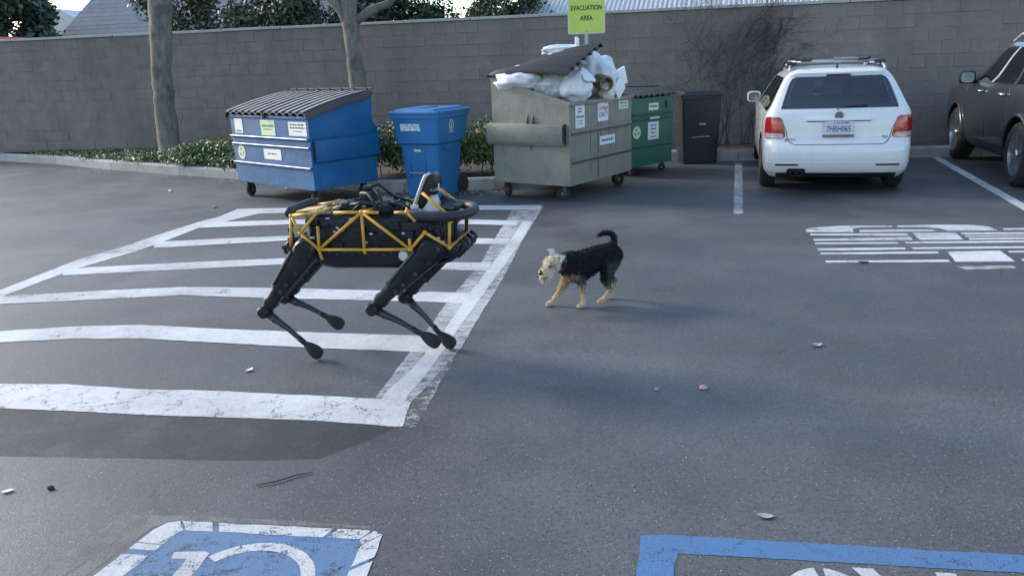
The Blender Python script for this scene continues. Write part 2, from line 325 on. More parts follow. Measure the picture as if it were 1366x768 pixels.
MT = dict(
    eardark=mat('ear_fur', (0.10, 0.085, 0.07), 0.95, var=0.5, scale=90), earpale=mat('pale_ear_fur', (0.60, 0.56, 0.50), 0.95, var=0.25, scale=90), redb=mat('bright_red_lens', (0.45, 0.015, 0.018), 0.15, var=0.1, scale=20, coat=1.0), seamd=mat('panel_gap', (0.10, 0.10, 0.105), 0.8), platey=mat('yellow_plate', (0.56, 0.42, 0.20), 0.45, var=0.15),
    asphalt=asphalt_mat(),
    soil=mat('soil', (0.10, 0.085, 0.07), 0.95, var=0.4, scale=9, bmp=0.8, bscale=40),
    kerb=mat('kerb_concrete', (0.33, 0.33, 0.32), 0.9, var=0.15, scale=5, bmp=0.25, bscale=90, dirt=(0.14, 0.14, 0.135), rnd=0.06),
    block=mat('wall_block', (0.222, 0.193, 0.176), 0.93, var=0.16, scale=3.5, bmp=0.5, bscale=45, dirt=(0.162, 0.142, 0.131), wstain=.6, rnd=0.03, dirt_scale=2.2),
    mortar=mat('mortar', (0.212, 0.185, 0.17), 0.95, var=0.15, scale=8, bmp=0.3),
    cap=mat('wall_cap', (0.42, 0.41, 0.39), 0.9, var=0.12, scale=6, bmp=0.2, dirt=(0.2, 0.2, 0.19)),
    blue=mat('blue_enamel', (0.004, 0.092, 0.24), 0.48, spec=0.3, rust=.6, dent=7, var=0.22, scale=2.5, bmp=0.22, bscale=30, dirt=(0.05, 0.13, 0.22), dirt_scale=4, dirt_amt=0.35),
    bluep=mat('blue_plastic', (0.012, 0.145, 0.36), 0.5, var=0.12, scale=4, bmp=0.05, bscale=120, dirt=(0.04, 0.12, 0.27), dirt_amt=0.3),
    tan=mat('tan_enamel', (0.20, 0.20, 0.17), 0.55, rust=.55, dent=7, var=0.12, scale=3, bmp=0.22, bscale=30, dirt=(0.10, 0.097, 0.08), dirt_scale=3.5, dirt_amt=0.55),
    green=mat('green_enamel', (0.014, 0.11, 0.078), 0.5, rust=.5, dent=7, var=0.2, scale=3, bmp=0.2, bscale=30, dirt=(0.02, 0.05, 0.042)),
    lidd=mat('dark_lid', (0.016, 0.018, 0.026), 0.55, spec=0.2, var=0.2, scale=7, bmp=0.04, bscale=80),
    bagg=mat('grey_bag', (0.42, 0.45, 0.48), 0.28, var=0.1, scale=8, bmp=0.35, bscale=26), bagc=mat('cream_bag', (0.60, 0.57, 0.50), 0.35, var=0.1, scale=8, bmp=0.35, bscale=26),
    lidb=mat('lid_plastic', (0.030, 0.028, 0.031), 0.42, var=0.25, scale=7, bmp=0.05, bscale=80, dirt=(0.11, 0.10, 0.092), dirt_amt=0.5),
    lid_sheen=mat('lid_sky_sheen', (0.30, 0.285, 0.265), 0.45, var=0.25, scale=6, bmp=0.05, bscale=80, dirt=(0.33, 0.31, 0.28), dirt_amt=0.6),  # pale ridge tops: sky reflection painted into the lid colour
    black=mat('black_plastic', (0.016, 0.018, 0.024), 0.45, var=0.2, scale=8, bmp=0.05, bscale=100),
    binp=mat('bin_plastic', (0.018, 0.020, 0.026), 0.5, var=0.15, scale=5, bmp=0.05, bscale=100),
    rubber=mat('rubber', (0.018, 0.018, 0.019), 0.85, var=0.25, scale=14, bmp=0.2, bscale=70),
    steel=mat('steel', (0.32, 0.32, 0.33), 0.42, 0.9, var=0.2, scale=12),
    galv=mat('galvanised', (0.42, 0.43, 0.45), 0.5, 0.7, var=0.15, scale=14),
    rust=mat('rusty_steel', (0.10, 0.075, 0.06), 0.8, 0.3, var=0.35, scale=18, bmp=0.2),
    sticker=mat('sticker', (0.66, 0.68, 0.66), 0.5, var=0.08, scale=14, dirt=(0.42, 0.43, 0.42), dirt_amt=0.45),
    stickerg=mat('sticker_green', (0.50, 0.60, 0.40), 0.5, var=0.1, scale=14),
    ink=mat('ink', (0.06, 0.07, 0.10), 0.6, var=0.1), inkr=mat('red_ink', (0.32, 0.07, 0.10), 0.6), inkb=mat('blue_ink', (0.05, 0.08, 0.28), 0.6),
    inkg=mat('green_ink', (0.05, 0.17, 0.07), 0.6),
    bag=mat('white_bag', (0.66, 0.69, 0.72), 0.32, var=0.07, scale=8, bmp=0.35, bscale=26),
    foam=mat('white_foam', (0.78, 0.79, 0.80), 0.8, var=0.04, scale=30, bmp=0.1, bscale=160),
    card=mat('cardboard', (0.24, 0.15, 0.085), 0.9, var=0.15, scale=12),
    signy=mat('sign_yellow', (0.55, 0.66, 0.12), 0.45, var=0.06, scale=8), signb=mat('sign_border', (0.55, 0.66, 0.40), 0.5, var=0.05),
    signink=mat('sign_ink', (0.035, 0.07, 0.03), 0.6),
    wpaint=mat('white_car_paint', (0.72, 0.73, 0.73), 0.28, var=0.03, scale=2, coat=0.8, dirt=(0.55, 0.55, 0.54), dirt_scale=1.5, dirt_amt=0.25),
    gpaint=mat('grey_brown_car_paint', (0.046, 0.045, 0.048), 0.32, 0.5, var=0.05, scale=2, coat=0.9),
    glass=glass_mat('car_glass', (0.90, 0.93, 0.95)), dglass=glass_mat('privacy_glass', (0.06, 0.065, 0.07)),
    red=mat('tail_light_red', (0.30, 0.006, 0.009), 0.15, var=0.1, scale=20, coat=1.0), lens=mat('clear_lens', (0.50, 0.36, 0.38), 0.2, var=0.1, scale=30, coat=1.0),
    dred=mat('dark_red_lens', (0.10, 0.012, 0.018), 0.2, coat=1.0),
    chrome=mat('chrome', (0.62, 0.63, 0.65), 0.12, 1.0, var=0.05), alloy=mat('alloy_rim', (0.40, 0.40, 0.42), 0.3, 0.85, var=0.08),
    seat=mat('seat_cloth', (0.07, 0.07, 0.075), 0.9, var=0.2, scale=30), plate=mat('plate_white', (0.62, 0.62, 0.66), 0.4, var=0.05),
    ghost=mat('grey_interior', (0.16, 0.16, 0.165), 0.8),
    yellow=mat('yellow_tube', (0.62, 0.33, 0.035), 0.38, var=0.15, scale=14, dirt=(0.30, 0.17, 0.03), dirt_amt=0.4, dirt_scale=12),
    robot=mat('robot_black', (0.010, 0.011, 0.017), 0.40, spec=0.35, var=0.3, scale=11, bmp=0.05, bscale=60, dirt=(0.022, 0.023, 0.030), dirt_scale=7),
    robotg=mat('robot_grey', (0.055, 0.058, 0.068), 0.38, 0.5, var=0.2, scale=20), lite=mat('robot_light', (0.50, 0.51, 0.52), 0.4, var=0.15, scale=12),
    foamtube=mat('foam_tube', (0.020, 0.022, 0.030), 0.55, var=0.15, scale=20, bmp=0.08, bscale=90), lensd=mat('camera_lens', (0.008, 0.008, 0.012), 0.08, coat=1.0),
    bark=bark_mat('bark', (0.115, 0.10, 0.088), (0.245, 0.225, 0.205)), twig=mat('twig_bark', (0.080, 0.068, 0.060), 0.9, var=0.3, scale=20),
    leaf=leaf_mat('hedge_leaf', (0.040, 0.072, 0.026), (0.125, 0.185, 0.055), (0.26, 0.31, 0.13)),
    ivy=leaf_mat('ivy_leaf', (0.055, 0.085, 0.035), (0.13, 0.18, 0.06), (0.25, 0.28, 0.13)),
    dleaf=leaf_mat('dark_leaf', (0.022, 0.045, 0.030), (0.050, 0.085, 0.052), (0.10, 0.14, 0.095)),
    oleaf=leaf_mat('olive_leaf', (0.05, 0.07, 0.045), (0.11, 0.14, 0.09), (0.22, 0.25, 0.17)),
    dry=leaf_mat('dry_leaf', (0.10, 0.065, 0.035), (0.20, 0.14, 0.08), (0.34, 0.29, 0.22)),
    roofm=mat('white_metal_roof', (0.60, 0.61, 0.62), 0.45, 0.2, var=0.08, scale=3, dirt=(0.4, 0.4, 0.4)),
    stucco=mat('stucco', (0.42, 0.39, 0.35), 0.9, var=0.08, bmp=0.2), shingle=mat('shingle', (0.33, 0.315, 0.32), 0.9, var=0.12, scale=5, bmp=0.4, bscale=25, rnd=0.10),
    redroof=mat('red_paint', (0.35, 0.05, 0.045), 0.6), palew=mat('pale_wall', (0.62, 0.62, 0.60), 0.85, var=0.06),
    white=road_paint('white_road_paint', (0.66, 0.67, 0.68), wear=0.585, soft=0.07),
    whitec=road_paint('cracked_white_paint', (0.68, 0.69, 0.70), wear=0.60, crack=0.030, soft=0.06),
    whitef=road_paint('faded_white_paint', (0.50, 0.51, 0.52), wear=0.535, soft=0.12, scale=9, stretch=2.2),
    whitew=road_paint('worn_away_paint', (0.55, 0.56, 0.57), wear=0.475, soft=0.07, scale=11, stretch=1.6),
    bluer=road_paint('blue_road_paint', (0.075, 0.180, 0.36), wear=0.60, crack=0.010, soft=0.06, dirt=(0.09, 0.14, 0.22)),
    bluew=road_paint('worn_blue_paint', (0.10, 0.200, 0.36), wear=0.565, crack=0.012, soft=0.05, dirt=(0.10, 0.15, 0.22), scale=12),
    beige=road_paint('old_beige_paint', (0.27, 0.255, 0.235), wear=0.54, soft=0.16, scale=10, amax=.8),
    seal=road_paint('sealcoat', (0.048, 0.051, 0.058), wear=0.56, soft=0.16, dirt=(0.062, 0.065, 0.072), scale=3, amax=.55),
    stone=mat('pebble', (0.30, 0.31, 0.30), 0.8, var=0.15, scale=40), pink=mat('pink_litter', (0.52, 0.30, 0.34), 0.6), stick=mat('stick', (0.035, 0.03, 0.028), 0.9),
)
# ------------------------------------------------------------------ the ground and its markings
ground = MB()
gx = [-400, -120, -40, -14, -8, -4, 0, 4, 8, 14, 40, 120, 400]; gy = [-400, -120, -40, -10, -2, 2, 6, 10, 14, 20, 40, 120, 400]
ground.add([(x, y, 0) for y in gy for x in gx], [(j*13+i, j*13+i+1, (j+1)*13+i+1, (j+1)*13+i) for j in range(12) for i in range(12)])
ground = tag(ground.build('asphalt_ground', MT['asphalt']), kind='structure')
def ragged(poly, step=.035, amp=.004):
    out = []; n = len(poly)
    for i in range(n):
        a, b = Vector(poly[i]), Vector(poly[(i+1) % n]); L = (b - a).length; k = max(1, int(L/step)); d = (b - a)/L if L else Vector((0, 0)); pn = Vector((-d.y, d.x))
        for j in range(k):
            p = a + (b - a)*(j/k)
            if j: p = p + pn*(amp*1.3*mnoise.noise((p.x*9, p.y*9, 0)) + random.uniform(-amp, amp)*.6)
            out.append((p.x, p.y))
    return out
def mark(name, poly, m_, z=0.004, label=None):
    z = z*.2; poly = ragged(poly)
    o = sheet(name, poly, z, MT[m_], ground)
    if label: o['label'] = label
    return o
mark('sealed_patch', [(-4.2,3.86),(-2.84,3.80),(-2.0,3.64),(-1.0,3.46),(-.56,3.36),(-.66,3.24),(-.85,3.075),(-1.2,3.09),(-2.28,3.22),(-4.2,3.42)], 'seal', 0.003)
HATCH = dict(
 barA=[(-3.32,9.61),(-2.67,9.54),(-1.05,9.33),(0.37,9.02),(0.35,8.79),(0.04,8.81),(-1.02,9.0),(-2.58,9.2),(-3.15,9.23)],
 barB=[(-3.47,8.8),(-2.46,8.74),(-1.47,8.6),(-0.51,8.37),(0.1,8.15),(0.06,7.92),(-0.49,8.11),(-1.43,8.3),(-2.39,8.47),(-3.35,8.48)],
 barC=[(-3.56,7.82),(-3.42,7.82),(-2.66,7.86),(-2.23,7.85),(-1.33,7.68),(-0.44,7.42),(0.0,7.29),(-.03,7.06),(-0.41,7.17),(-1.29,7.43),(-2.17,7.63),(-3.44,7.53)],
 barD=[(-3.9,6.74),(-3.73,6.82),(-2.53,6.87),(-2.03,6.87),(-1.17,6.68),(-0.58,6.49),(-0.16,6.4),(-0.19,6.14),(-0.56,6.23),(-1.14,6.45),(-1.97,6.64),(-3.81,6.56)],
 barE=[(-4.12,5.93),(-3.97,5.95),(-3.18,6.01),(-2.58,6.02),(-1.91,5.9),(-0.99,5.69),(-0.3,5.53),(-0.33,5.28),(-0.95,5.43),(-1.82,5.61),(-2.48,5.78),(-3.06,5.76),(-3.84,5.73),(-4.15,5.70)],
 barF=[(-4.40,4.98),(-3.43,5.06),(-2.98,5.1),(-2.49,5.08),(-1.98,4.94),(-1.26,4.77),(-0.54,4.62),(-0.45,4.60),(-0.48,4.32),(-0.61,4.35),(-1.19,4.48),(-1.88,4.66),(-2.36,4.79),(-2.84,4.84),(-3.28,4.82),(-4.40,4.70)],
 barG=[(-4.60,4.22),(-2.84,4.1),(-2.43,4.05),(-2.0,3.94),(-1.6,3.88),(-1.03,3.76),(-0.71,3.69),(-0.52,3.63),(-0.53,3.36),(-0.56,3.36),(-0.96,3.46),(-1.49,3.55),(-1.85,3.61),(-2.24,3.69),(-2.63,3.76),(-4.62,3.92)])
for i, k in enumerate(HATCH):
    mark('hatch_stripe', HATCH[k], 'whitec' if k == 'barG' else 'white', 0.014)
mark('hatch_border', [(-4.70,3.92),(-4.36,5.13),(-4.09,6.16),(-3.98,7.17),(-3.81,7.58),(-3.68,8.16),(-3.48,8.87),(-3.36,9.13),(-3.30,9.60),(-3.10,9.60),(-2.93,9.23),(-3.18,8.78),(-3.36,8.51),(-3.46,7.83),(-3.56,7.41),(-3.8,6.8),(-3.88,6.42),(-3.95,5.93),(-4.20,5.0),(-4.52,3.92)], 'white', 0.012)
mark('faded_border', [(0.04,9.1),(0.4,8.99),(0.12,7.23),(-0.07,5.86),(-0.22,4.97),(-0.32,4.33),(-.39,4.10),(-.45,3.85),(-.53,3.60),(-.58,3.42),(-0.60,3.37),(-0.74,3.41),(-0.71,3.69),(-0.61,4.34),(-0.53,4.81),(-0.46,5.31),(-0.25,6.41),(-0.14,7.36),(0.03,8.72)], 'whitef', 0.012)
mark('faded_border', [(-.32,4.33),(-.38,3.96),(-.44,3.52),(-.47,3.35),(-.56,3.355),(-.60,3.37),(-.58,3.42),(-.53,3.60),(-.45,3.85),(-.39,4.10)], 'whitew', 0.012)
mark('hatch_border', [(0.14,8.1),(0.23,8.08),(0.12,7.24),(-0.21,5.47),(-0.36,4.66),(-0.45,4.13),(-0.53,3.78),(-.56,3.62),(-.68,3.62),(-0.66,3.8),(-0.57,4.05),(-0.44,4.67),(-0.31,5.49),(0.02,7.35)], 'white', 0.016)
mark('bay_line', [(3.44,12.03),(3.54,12.0),(2.41,8.06),(2.32,8.08)], 'whitef', 0.006)
mark('bay_line', [(6.27,11.76),(6.38,11.72),(5.16,7.62),(5.05,7.65)], 'white', 0.006)
mark('bay_line', [(9.2,11.0),(9.31,10.97),(8.0,6.8),(7.89,6.83)], 'white', 0.006)
LET = [[(2.74,7.2),(2.82,7.25),(2.9,7.27),(3.11,7.29),(3.54,7.2),(3.52,7.15),(3.26,7.19),(3.2,7.17),(3.14,7.12),(3.1,7.0),(2.71,7.08)],
 [(3.59,7.2),(3.94,7.17),(4.21,7.11),(4.32,7.01),(4.31,6.84),(3.9,6.9),(3.89,7.0),(3.82,7.09),(3.56,7.14)],
 [(3.19,7.08),(3.80,6.985),(3.80,6.905),(3.15,6.99)], [(4.4,6.92),(4.9,6.85),(4.86,6.78),(4.37,6.85)],
 [(2.71,7.01),(3.51,6.87),(3.49,6.77),(2.69,6.94)], [(2.66,6.8),(3.48,6.72),(3.44,6.61),(2.64,6.72)], [(3.57,6.88),(3.92,6.82),(3.84,6.55),(3.5,6.6)],
 [(3.96,6.81),(4.79,6.68),(4.74,6.61),(3.94,6.74)], [(3.93,6.69),(4.71,6.57),(4.69,6.53),(3.92,6.65)], [(3.91,6.6),(4.66,6.49),(4.62,6.44),(3.89,6.54)],
 [(2.62,6.66),(3.28,6.56),(3.27,6.5),(2.6,6.6)], [(3.34,6.56),(4.59,6.39),(4.55,6.33),(3.33,6.49)], [(2.56,6.45),(3.25,6.36),(3.23,6.29),(2.54,6.37)],
 [(3.3,6.36),(4.46,6.2),(4.42,6.14),(3.29,6.29)], [(2.53,6.3),(3.43,6.19),(3.41,6.12),(2.51,6.24)], [(2.47,6.04),(3.37,5.92),(3.35,5.85),(2.45,5.98)],
 [(3.5,6.17),(3.9,6.13),(3.81,5.79),(3.39,5.85)], [(3.95,6.11),(4.47,6.05),(4.44,6.0),(3.93,6.06)], [(3.89,5.85),(4.31,5.81),(4.27,5.76),(3.87,5.8)]]
for p in LET: mark('stencil_stroke', p, 'white', 0.006)
mark('worn_stroke', [(3.32,5.72),(3.72,5.68),(3.70,5.60),(3.34,5.62)], 'whitef', 0.006)
# accessible bay square, its white edge and the upside-down wheelchair symbol
mark('old_paint_strip', [(-1.5,2.7),(-1.39,2.68),(-1.41,2.61),(-1.60,2.19),(-1.66,2.02),(-1.79,2.03)], 'beige', 0.004)
mark('old_paint_strip', [(-1.39,2.675),(-1.20,2.66),(-.55,2.545),(-.54,2.525),(-1.30,2.635),(-1.36,2.59),(-1.47,2.31),(-1.53,2.31)], 'beige', 0.005)
mark('accessible_square', [(-1.30,2.615),(-0.53,2.495),(-0.50,2.46),(-0.53,2.25),(-0.61,1.45),(-1.68,1.5),(-1.43,2.31),(-1.35,2.55)], 'bluew', 0.008)
def band(a, b): return a + b[::-1]
def edge_strip(o0, o1, i0, i1, gaps):
    # white edge laid in lengths with the stencil's gaps left open: outer line o0-o1, inner line i0-i1
    L = lambda p, q, t: (p[0] + (q[0]-p[0])*t, p[1] + (q[1]-p[1])*t); t0 = 0.0
    for g0, g1 in gaps + [(1.0, 1.0)]:
        mark('square_edge', [L(o0, o1, t0), L(o0, o1, g0), L(i0, i1, g0), L(i0, i1, t0)], 'whitec', 0.012); t0 = g1
mark('square_edge', [(-1.375,2.50),(-1.35,2.575),(-1.315,2.62),(-1.27,2.628),(-1.235,2.565),(-1.255,2.545),(-1.275,2.48)], 'whitec', 0.012)
edge_strip((-1.265,2.628),(-.535,2.512),(-1.23,2.565),(-.575,2.462), [(.165,.20),(.80,.825)])
edge_strip((-1.377,2.495),(-1.70,1.5),(-1.277,2.475),(-1.60,1.5), [(.035,.065),(.6,.63)])
edge_strip((-.495,2.485),(-.57,1.45),(-.562,2.425),(-.66,1.45), [(.13,.15)])
mark('square_edge', [(-.53,2.51),(-.515,2.502),(-.52,2.495),(-.498,2.487),(-.56,2.43),(-.572,2.458)], 'whitec', 0.0121)
def ringpoly(c, r0, r1, a0, a1, sy=1.0, n=16, rot=0.0):
    out = []
    for r, seq in ((r1, range(n+1)), (r0, range(n, -1, -1))):
        for k in seq:
            a = R_(a0 + (a1-a0)*k/n); x, y = r*math.cos(a), r*math.sin(a)*sy
            out.append((c[0] + x*math.cos(rot) - y*math.sin(rot), c[1] + x*math.sin(rot) + y*math.cos(rot)))
    return out
mark('wheelchair_symbol', ringpoly((-0.915, 2.235), 0.185, 0.232, -30, 142, 0.98, 22, -0.1), 'whitec', 0.012)
mark('wheelchair_symbol', [(-1.215,2.427),(-1.105,2.425),(-1.085,2.41),(-1.11,2.22),(-1.16,1.95),(-1.0,1.90),(-1.0,1.85),(-1.22,1.88),(-1.155,2.385),(-1.21,2.39)], 'whitec', 0.0122)
# blue bay outline bottom right with NO read from the far side
mark('blue_outline', [(0.41,2.415),(0.49,2.415),(1.62,2.22),(1.91,2.17),(3.2,1.95),(3.16,1.86),(1.85,2.09),(1.57,2.13),(0.52,2.305),(0.48,2.19),(0.26,1.3),(0.15,1.3),(0.36,2.19)], 'bluer', 0.008)
LO = -0.165
mark('stencil_letter', ringpoly((.905, 1.93), 0.10, 0.165, 12, 86, 1.65, 12, LO), 'white', 0.006)
mark('stencil_letter', ringpoly((.905, 1.93), 0.10, 0.165, 96, 174, 1.65, 12, LO), 'white', 0.006)
mark('stencil_letter', ringpoly((.905, 1.93), 0.10, 0.165, 186, 264, 1.65, 12, LO), 'white', 0.006)
mark('stencil_letter', ringpoly((.905, 1.93), 0.10, 0.165, 276, 348, 1.65, 12, LO), 'white', 0.006)
def tr2(p, c=(1.16, 1.90)): return [(c[0] + x*math.cos(LO) - y*math.sin(LO), c[1] + x*math.sin(LO) + y*math.cos(LO)) for x, y in p]
mark('stencil_letter', tr2([(-.155,.272),(-.09,.272),(.155,-.272),(.09,-.272)]), 'white', 0.006)
mark('stencil_letter', tr2([(.095,.272),(.155,.272),(.155,-.14),(.095,-.02)]), 'white', 0.0061)
mark('stencil_letter', tr2([(-.155,.12),(-.095,.0),(-.095,-.272),(-.155,-.272)]), 'white', 0.0061)

# ------------------------------------------------------------------ planting bed, kerbs
KERB = [(-16.0,20.4),(-10.66,16.93),(-8.89,15.84),(-7.15,14.45),(-5.42,13.22),(-4.24,12.42),(-3.0,11.46),(-1.80,10.50),(-1.35,10.36),(-0.61,10.33),(-.17,10.30),(.05,10.55),(.18,12.55),(2.35,12.62),(3.54,12.19),(5.96,11.78),(6.92,11.61),(11.0,10.9)]
WX0, WX1 = -15.0, 11.5
def wall_y(x): return 12.85 - 0.27 * (x - 6.79)
bed = MB()
bp = [(x, y + 0.12) for x, y in KERB] + [(11.5, wall_y(11.5)), (-16, wall_y(-16))]
bed.add([(x, y, 0.115) for x, y in bp], [tuple(range(len(bp)))])
bed = tag(bed.build('planting_bed', MT['soil']), kind='structure')
kerb = thing('kerb', kind='structure')
for i in range(len(KERB) - 1):
    a, b = Vector(KERB[i]), Vector(KERB[i+1]); L = (b - a).length; n = max(1, round(L / 1.9)); d = (b - a).normalized(); pn = Vector((-d.y, d.x))
    if pn.y < 0: pn = -pn
    for k in range(n):
        p = a + d * (L * k / n + 0.004); q = a + d * (L * (k + 1) / n - 0.004)
        dz = random.uniform(-.004, .004)
        mb = MB(); prof = [(0, 0), (0.012, 0.13), (0.03, 0.15), (0.15, 0.152), (0.15, 0)]
        mb.loft([[(p.x + pn.x*u, p.y + pn.y*u, w + (dz if w else -0.02)) for u, w in prof], [(q.x + pn.x*u, q.y + pn.y*u, w + (dz if w else -0.02)) for u, w in prof]])
        mb.build('kerb_stone', MT['kerb'], kerb)

# ------------------------------------------------------------------ block wall
wa = Vector((WX1, wall_y(WX1), 0)); wb = Vector((WX0, wall_y(WX0), 0)); wl = (wb - wa).length
wall = thing('block_wall', 'long grey concrete block wall with pale cap along the back of the lot', 'wall', wa, math.atan2(wb.y - wa.y, wb.x - wa.x))
wall.rotation_euler = (0, -0.007, wall.rotation_euler[2])
# local x runs from the right end to the left end, +y faces the camera
BW, BH, NC = 0.405, 0.203, 11
core = MB(); core.box((wl/2, -0.10, BH*NC/2 - 0.1), (wl, 0.2515, BH*NC + 0.2)); core.build('mortar_core', MT['mortar'], wall)
bmeshes = []
for k in range(6):
    mb = MB(); x, y, z = BW/2 - 0.002, 0.03, BH/2 - 0.0025; c = 0.0035
    o = [random.uniform(-.003, .003) for _ in range(4)]
    mb.add([(-x, -y, -z), (x, -y, -z), (x, -y, z), (-x, -y, z), (-x+c, y+o[0], -z+c), (x-c, y+o[1], -z+c), (x-c, y+o[2], z-c), (-x+c, y+o[3], z-c), (-x, y-c, -z), (x, y-c, -z), (x, y-c, z), (-x, y-c, z)],
           [(0,1,9,8),(1,2,10,9),(2,3,11,10),(3,0,8,11),(8,9,5,4),(9,10,6,5),(10,11,7,6),(11,8,4,7),(4,5,6,7)])
    bm = bmesh.new(); me = mb.mesh('block', MT['block']); bm.from_mesh(me); bmesh.ops.recalc_face_normals(bm, faces=bm.faces); bm.to_mesh(me); bm.free(); bmeshes.append(me)
rest = MB(); count = 0
ncol = int(wl / BW) + 1
cells = []
for cidx in range(ncol + 1):
    for r in range(NC):
        x = cidx * BW + (BW/2 if r % 2 else 0)
        if x + BW/2 > wl: continue
        cells.append((x, (r + 0.5) * BH, r))
vis = [c for c in cells if 2.6 < c[0]]
for x, z, r in cells:
    dy = random.uniform(-.004, .005)
    if 2.6 < x and count < 300 and r >= 1:
        o = link('block', bmeshes[random.randrange(6)], wall); o.location = (x, dy, z); o.rotation_euler = (random.uniform(-.006, .006), 0, random.uniform(-.006, .006)); count += 1
    else:
        me = bmeshes[random.randrange(6)]
        rest.add([(v.co.x + x, v.co.y + dy, v.co.z + z) for v in me.vertices], [tuple(p.vertices) for p in me.polygons])
o = rest.build('block', MT['block'], wall); o['kind'] = 'stuff'
nc = int(wl / 1.2)
for k in range(nc):
    mb = MB(); mb.box((0, 0, 0), (wl/nc - 0.012, 0.27, 0.05)); o = mb.build('cap_stone', MT['cap'], wall, bevel=0.006, segs=1)
    o.location = (wl*(k + .5)/nc, -0.075 + random.uniform(-.004, .004), BH*NC + 0.03 + random.uniform(-.003, .003))

# ------------------------------------------------------------------ foliage helpers
def leaf_cloud(name, blobs, n, size, m_, parent=None, shell=0.55, seed=1, aspect=0.55, flat=0.0, droop=0.0, zmin=None):
    r = np.random.default_rng(seed); w = np.array([b[3]*b[4]*b[5] for b in blobs]) ** 0.72; w /= w.sum()
    idx = r.choice(len(blobs), n, p=w); B = np.array(blobs)[idx]
    d = r.normal(size=(n, 3)); d /= np.linalg.norm(d, axis=1)[:, None]
    rad = (shell + (1 - shell) * r.random(n)) * (1 + 0.13 * r.normal(size=n))
    P = B[:, :3] + d * rad[:, None] * B[:, 3:6]
    if zmin is not None: P[:, 2] = np.maximum(P[:, 2], zmin + 0.04 * r.random(n))
    nrm = d * 0.6 + r.normal(size=(n, 3)) * 0.6 + np.array([0, 0, 0.5 + flat]); nrm /= np.linalg.norm(nrm, axis=1)[:, None]
    a = np.cross(nrm, r.normal(size=(n, 3))); a /= np.linalg.norm(a, axis=1)[:, None]; b = np.cross(nrm, a)
    s = size * (0.55 + 0.9 * r.random(n)); L = a * s[:, None]; W = b * (s * aspect)[:, None] * 0.5
    V = np.stack([P - L*0.5, P + W, P + L*0.5 + nrm*(s*0.12)[:, None], P - W], 1).reshape(-1, 3)
    me = bpy.data.meshes.new(name); me.vertices.add(4*n); me.vertices.foreach_set('co', V.ravel())
    me.loops.add(4*n); me.loops.foreach_set('vertex_index', np.arange(4*n)); me.polygons.add(n)
    me.polygons.foreach_set('loop_start', np.arange(0, 4*n, 4)); me.polygons.foreach_set('loop_total', np.full(n, 4))
    me.materials.append(MT[m_]); me.update(calc_edges=True); me.validate()
    return link(name, me, parent)

def twigs(pts0, n, spread, length, r0, seed, depth=3):
    q = random.Random(seed); mb = MB()
    def grow(p, d, L, r, lev):
        pts = [p]; c = p.copy(); dd = d.copy()
        for k in range(4):
            dd = (dd + Vector((q.gauss(0, .16), q.gauss(0, .06), q.gauss(0, .14) + .02))).normalized(); c = c + dd * L / 4; pts.append(c.copy())
        mb.tube(pts, [r * (1 - .17 * k) for k in range(5)], 5)
        if lev:
            for k in range(q.choice((2, 3, 3))):
                i = q.choice((2, 3, 4)); nd = (dd + Vector((q.gauss(0, spread), q.gauss(0, .12), q.gauss(0, spread)))).normalized()
                grow(pts[i], nd, L * q.uniform(.55, .8), r * .6, lev - 1)
    for p, d in pts0: grow(Vector(p), Vector(d).normalized(), length, r0, depth)
    return mb

# low creeping ground cover on the left of the bed, thickening towards the blue dumpster
gb = []
q = random.Random(5)
for k in range(150):
    t_ = q.random() ** 0.8; x = -9.6 + 6.6 * t_; yk = np.interp(x, [p[0] for p in KERB], [p[1] for p in KERB]) + 0.25; yw = wall_y(x) - 0.25
    if x < -7.9 and q.random() < .35: continue
    f = q.random() ** 1.2; y = yk + (min(yw, yk + 1.6) - yk) * f
    h = 0.05 + 0.15 * max(0, min(1, (x + 8) / 4)); gb.append((x, y, 0.13 + h*0.5, 0.22 + .12*q.random(), 0.2 + .1*q.random(), h))
tag(leaf_cloud('ground_cover', gb, 20000, 0.042, 'ivy', seed=3, flat=0.5, zmin=0.12, aspect=.7), kind='stuff', label='low creeping ground cover along the foot of the wall left of the blue dumpster')
gl = [(-10.2 + 7.2*q.random(), 0, .12, .3, .3, .03) for k in range(60)]
gl = [(x, np.interp(x, [p[0] for p in KERB], [p[1] for p in KERB]) + .3 + q.random()*1.2, z, a, b, c) for x, y, z, a, b, c in gl]
tag(leaf_cloud('leaf_litter', gl, 2200, 0.06, 'dry', seed=9, flat=1.5, zmin=0.118), kind='stuff', label='dry leaf litter scattered over the planting bed')
def shrub(label, x, y, w, d, h, n, seed):
    s = thing('shrub', label, 'shrub', (x, y, 0.115), group='clipped shrubs behind the bins')
    q = random.Random(seed); bl = []
    for k in range(16): bl.append((q.uniform(-w/2, w/2)*.8, q.uniform(-d/2, d/2)*.8, h*q.uniform(.3, .78), w*.24*q.uniform(.7, 1.2), d*.3*q.uniform(.7, 1.2), h*.28*q.uniform(.7, 1.2)))
    leaf_cloud('foliage', bl, int(n*1.3), 0.046, 'leaf', s, 0.35, seed, aspect=.6, zmin=0.02)
    for k in range(6): twigs([((q.uniform(-w/3, w/3), q.uniform(-d/4, d/4), 0), (q.gauss(0, .4), q.gauss(0, .3), 1))], 0, .5, h*.55, .009, seed + k, 1).build('stem', MT['twig'], s)
shrub('green shrub between the large blue dumpster and the blue wheeled cart', -1.62, 11.35, 1.35, 0.9, .74, 8000, 31)
shrub('green shrub in the gap between the blue wheeled cart and the tan dumpster', -0.42, 11.15, 1.2, 0.8, .74, 8000, 32)
shrub('spreading green shrub at the left end of the blue dumpster under the tree trunk', -4.75, 13.75, 1.5, 1.1, .44, 7000, 33)

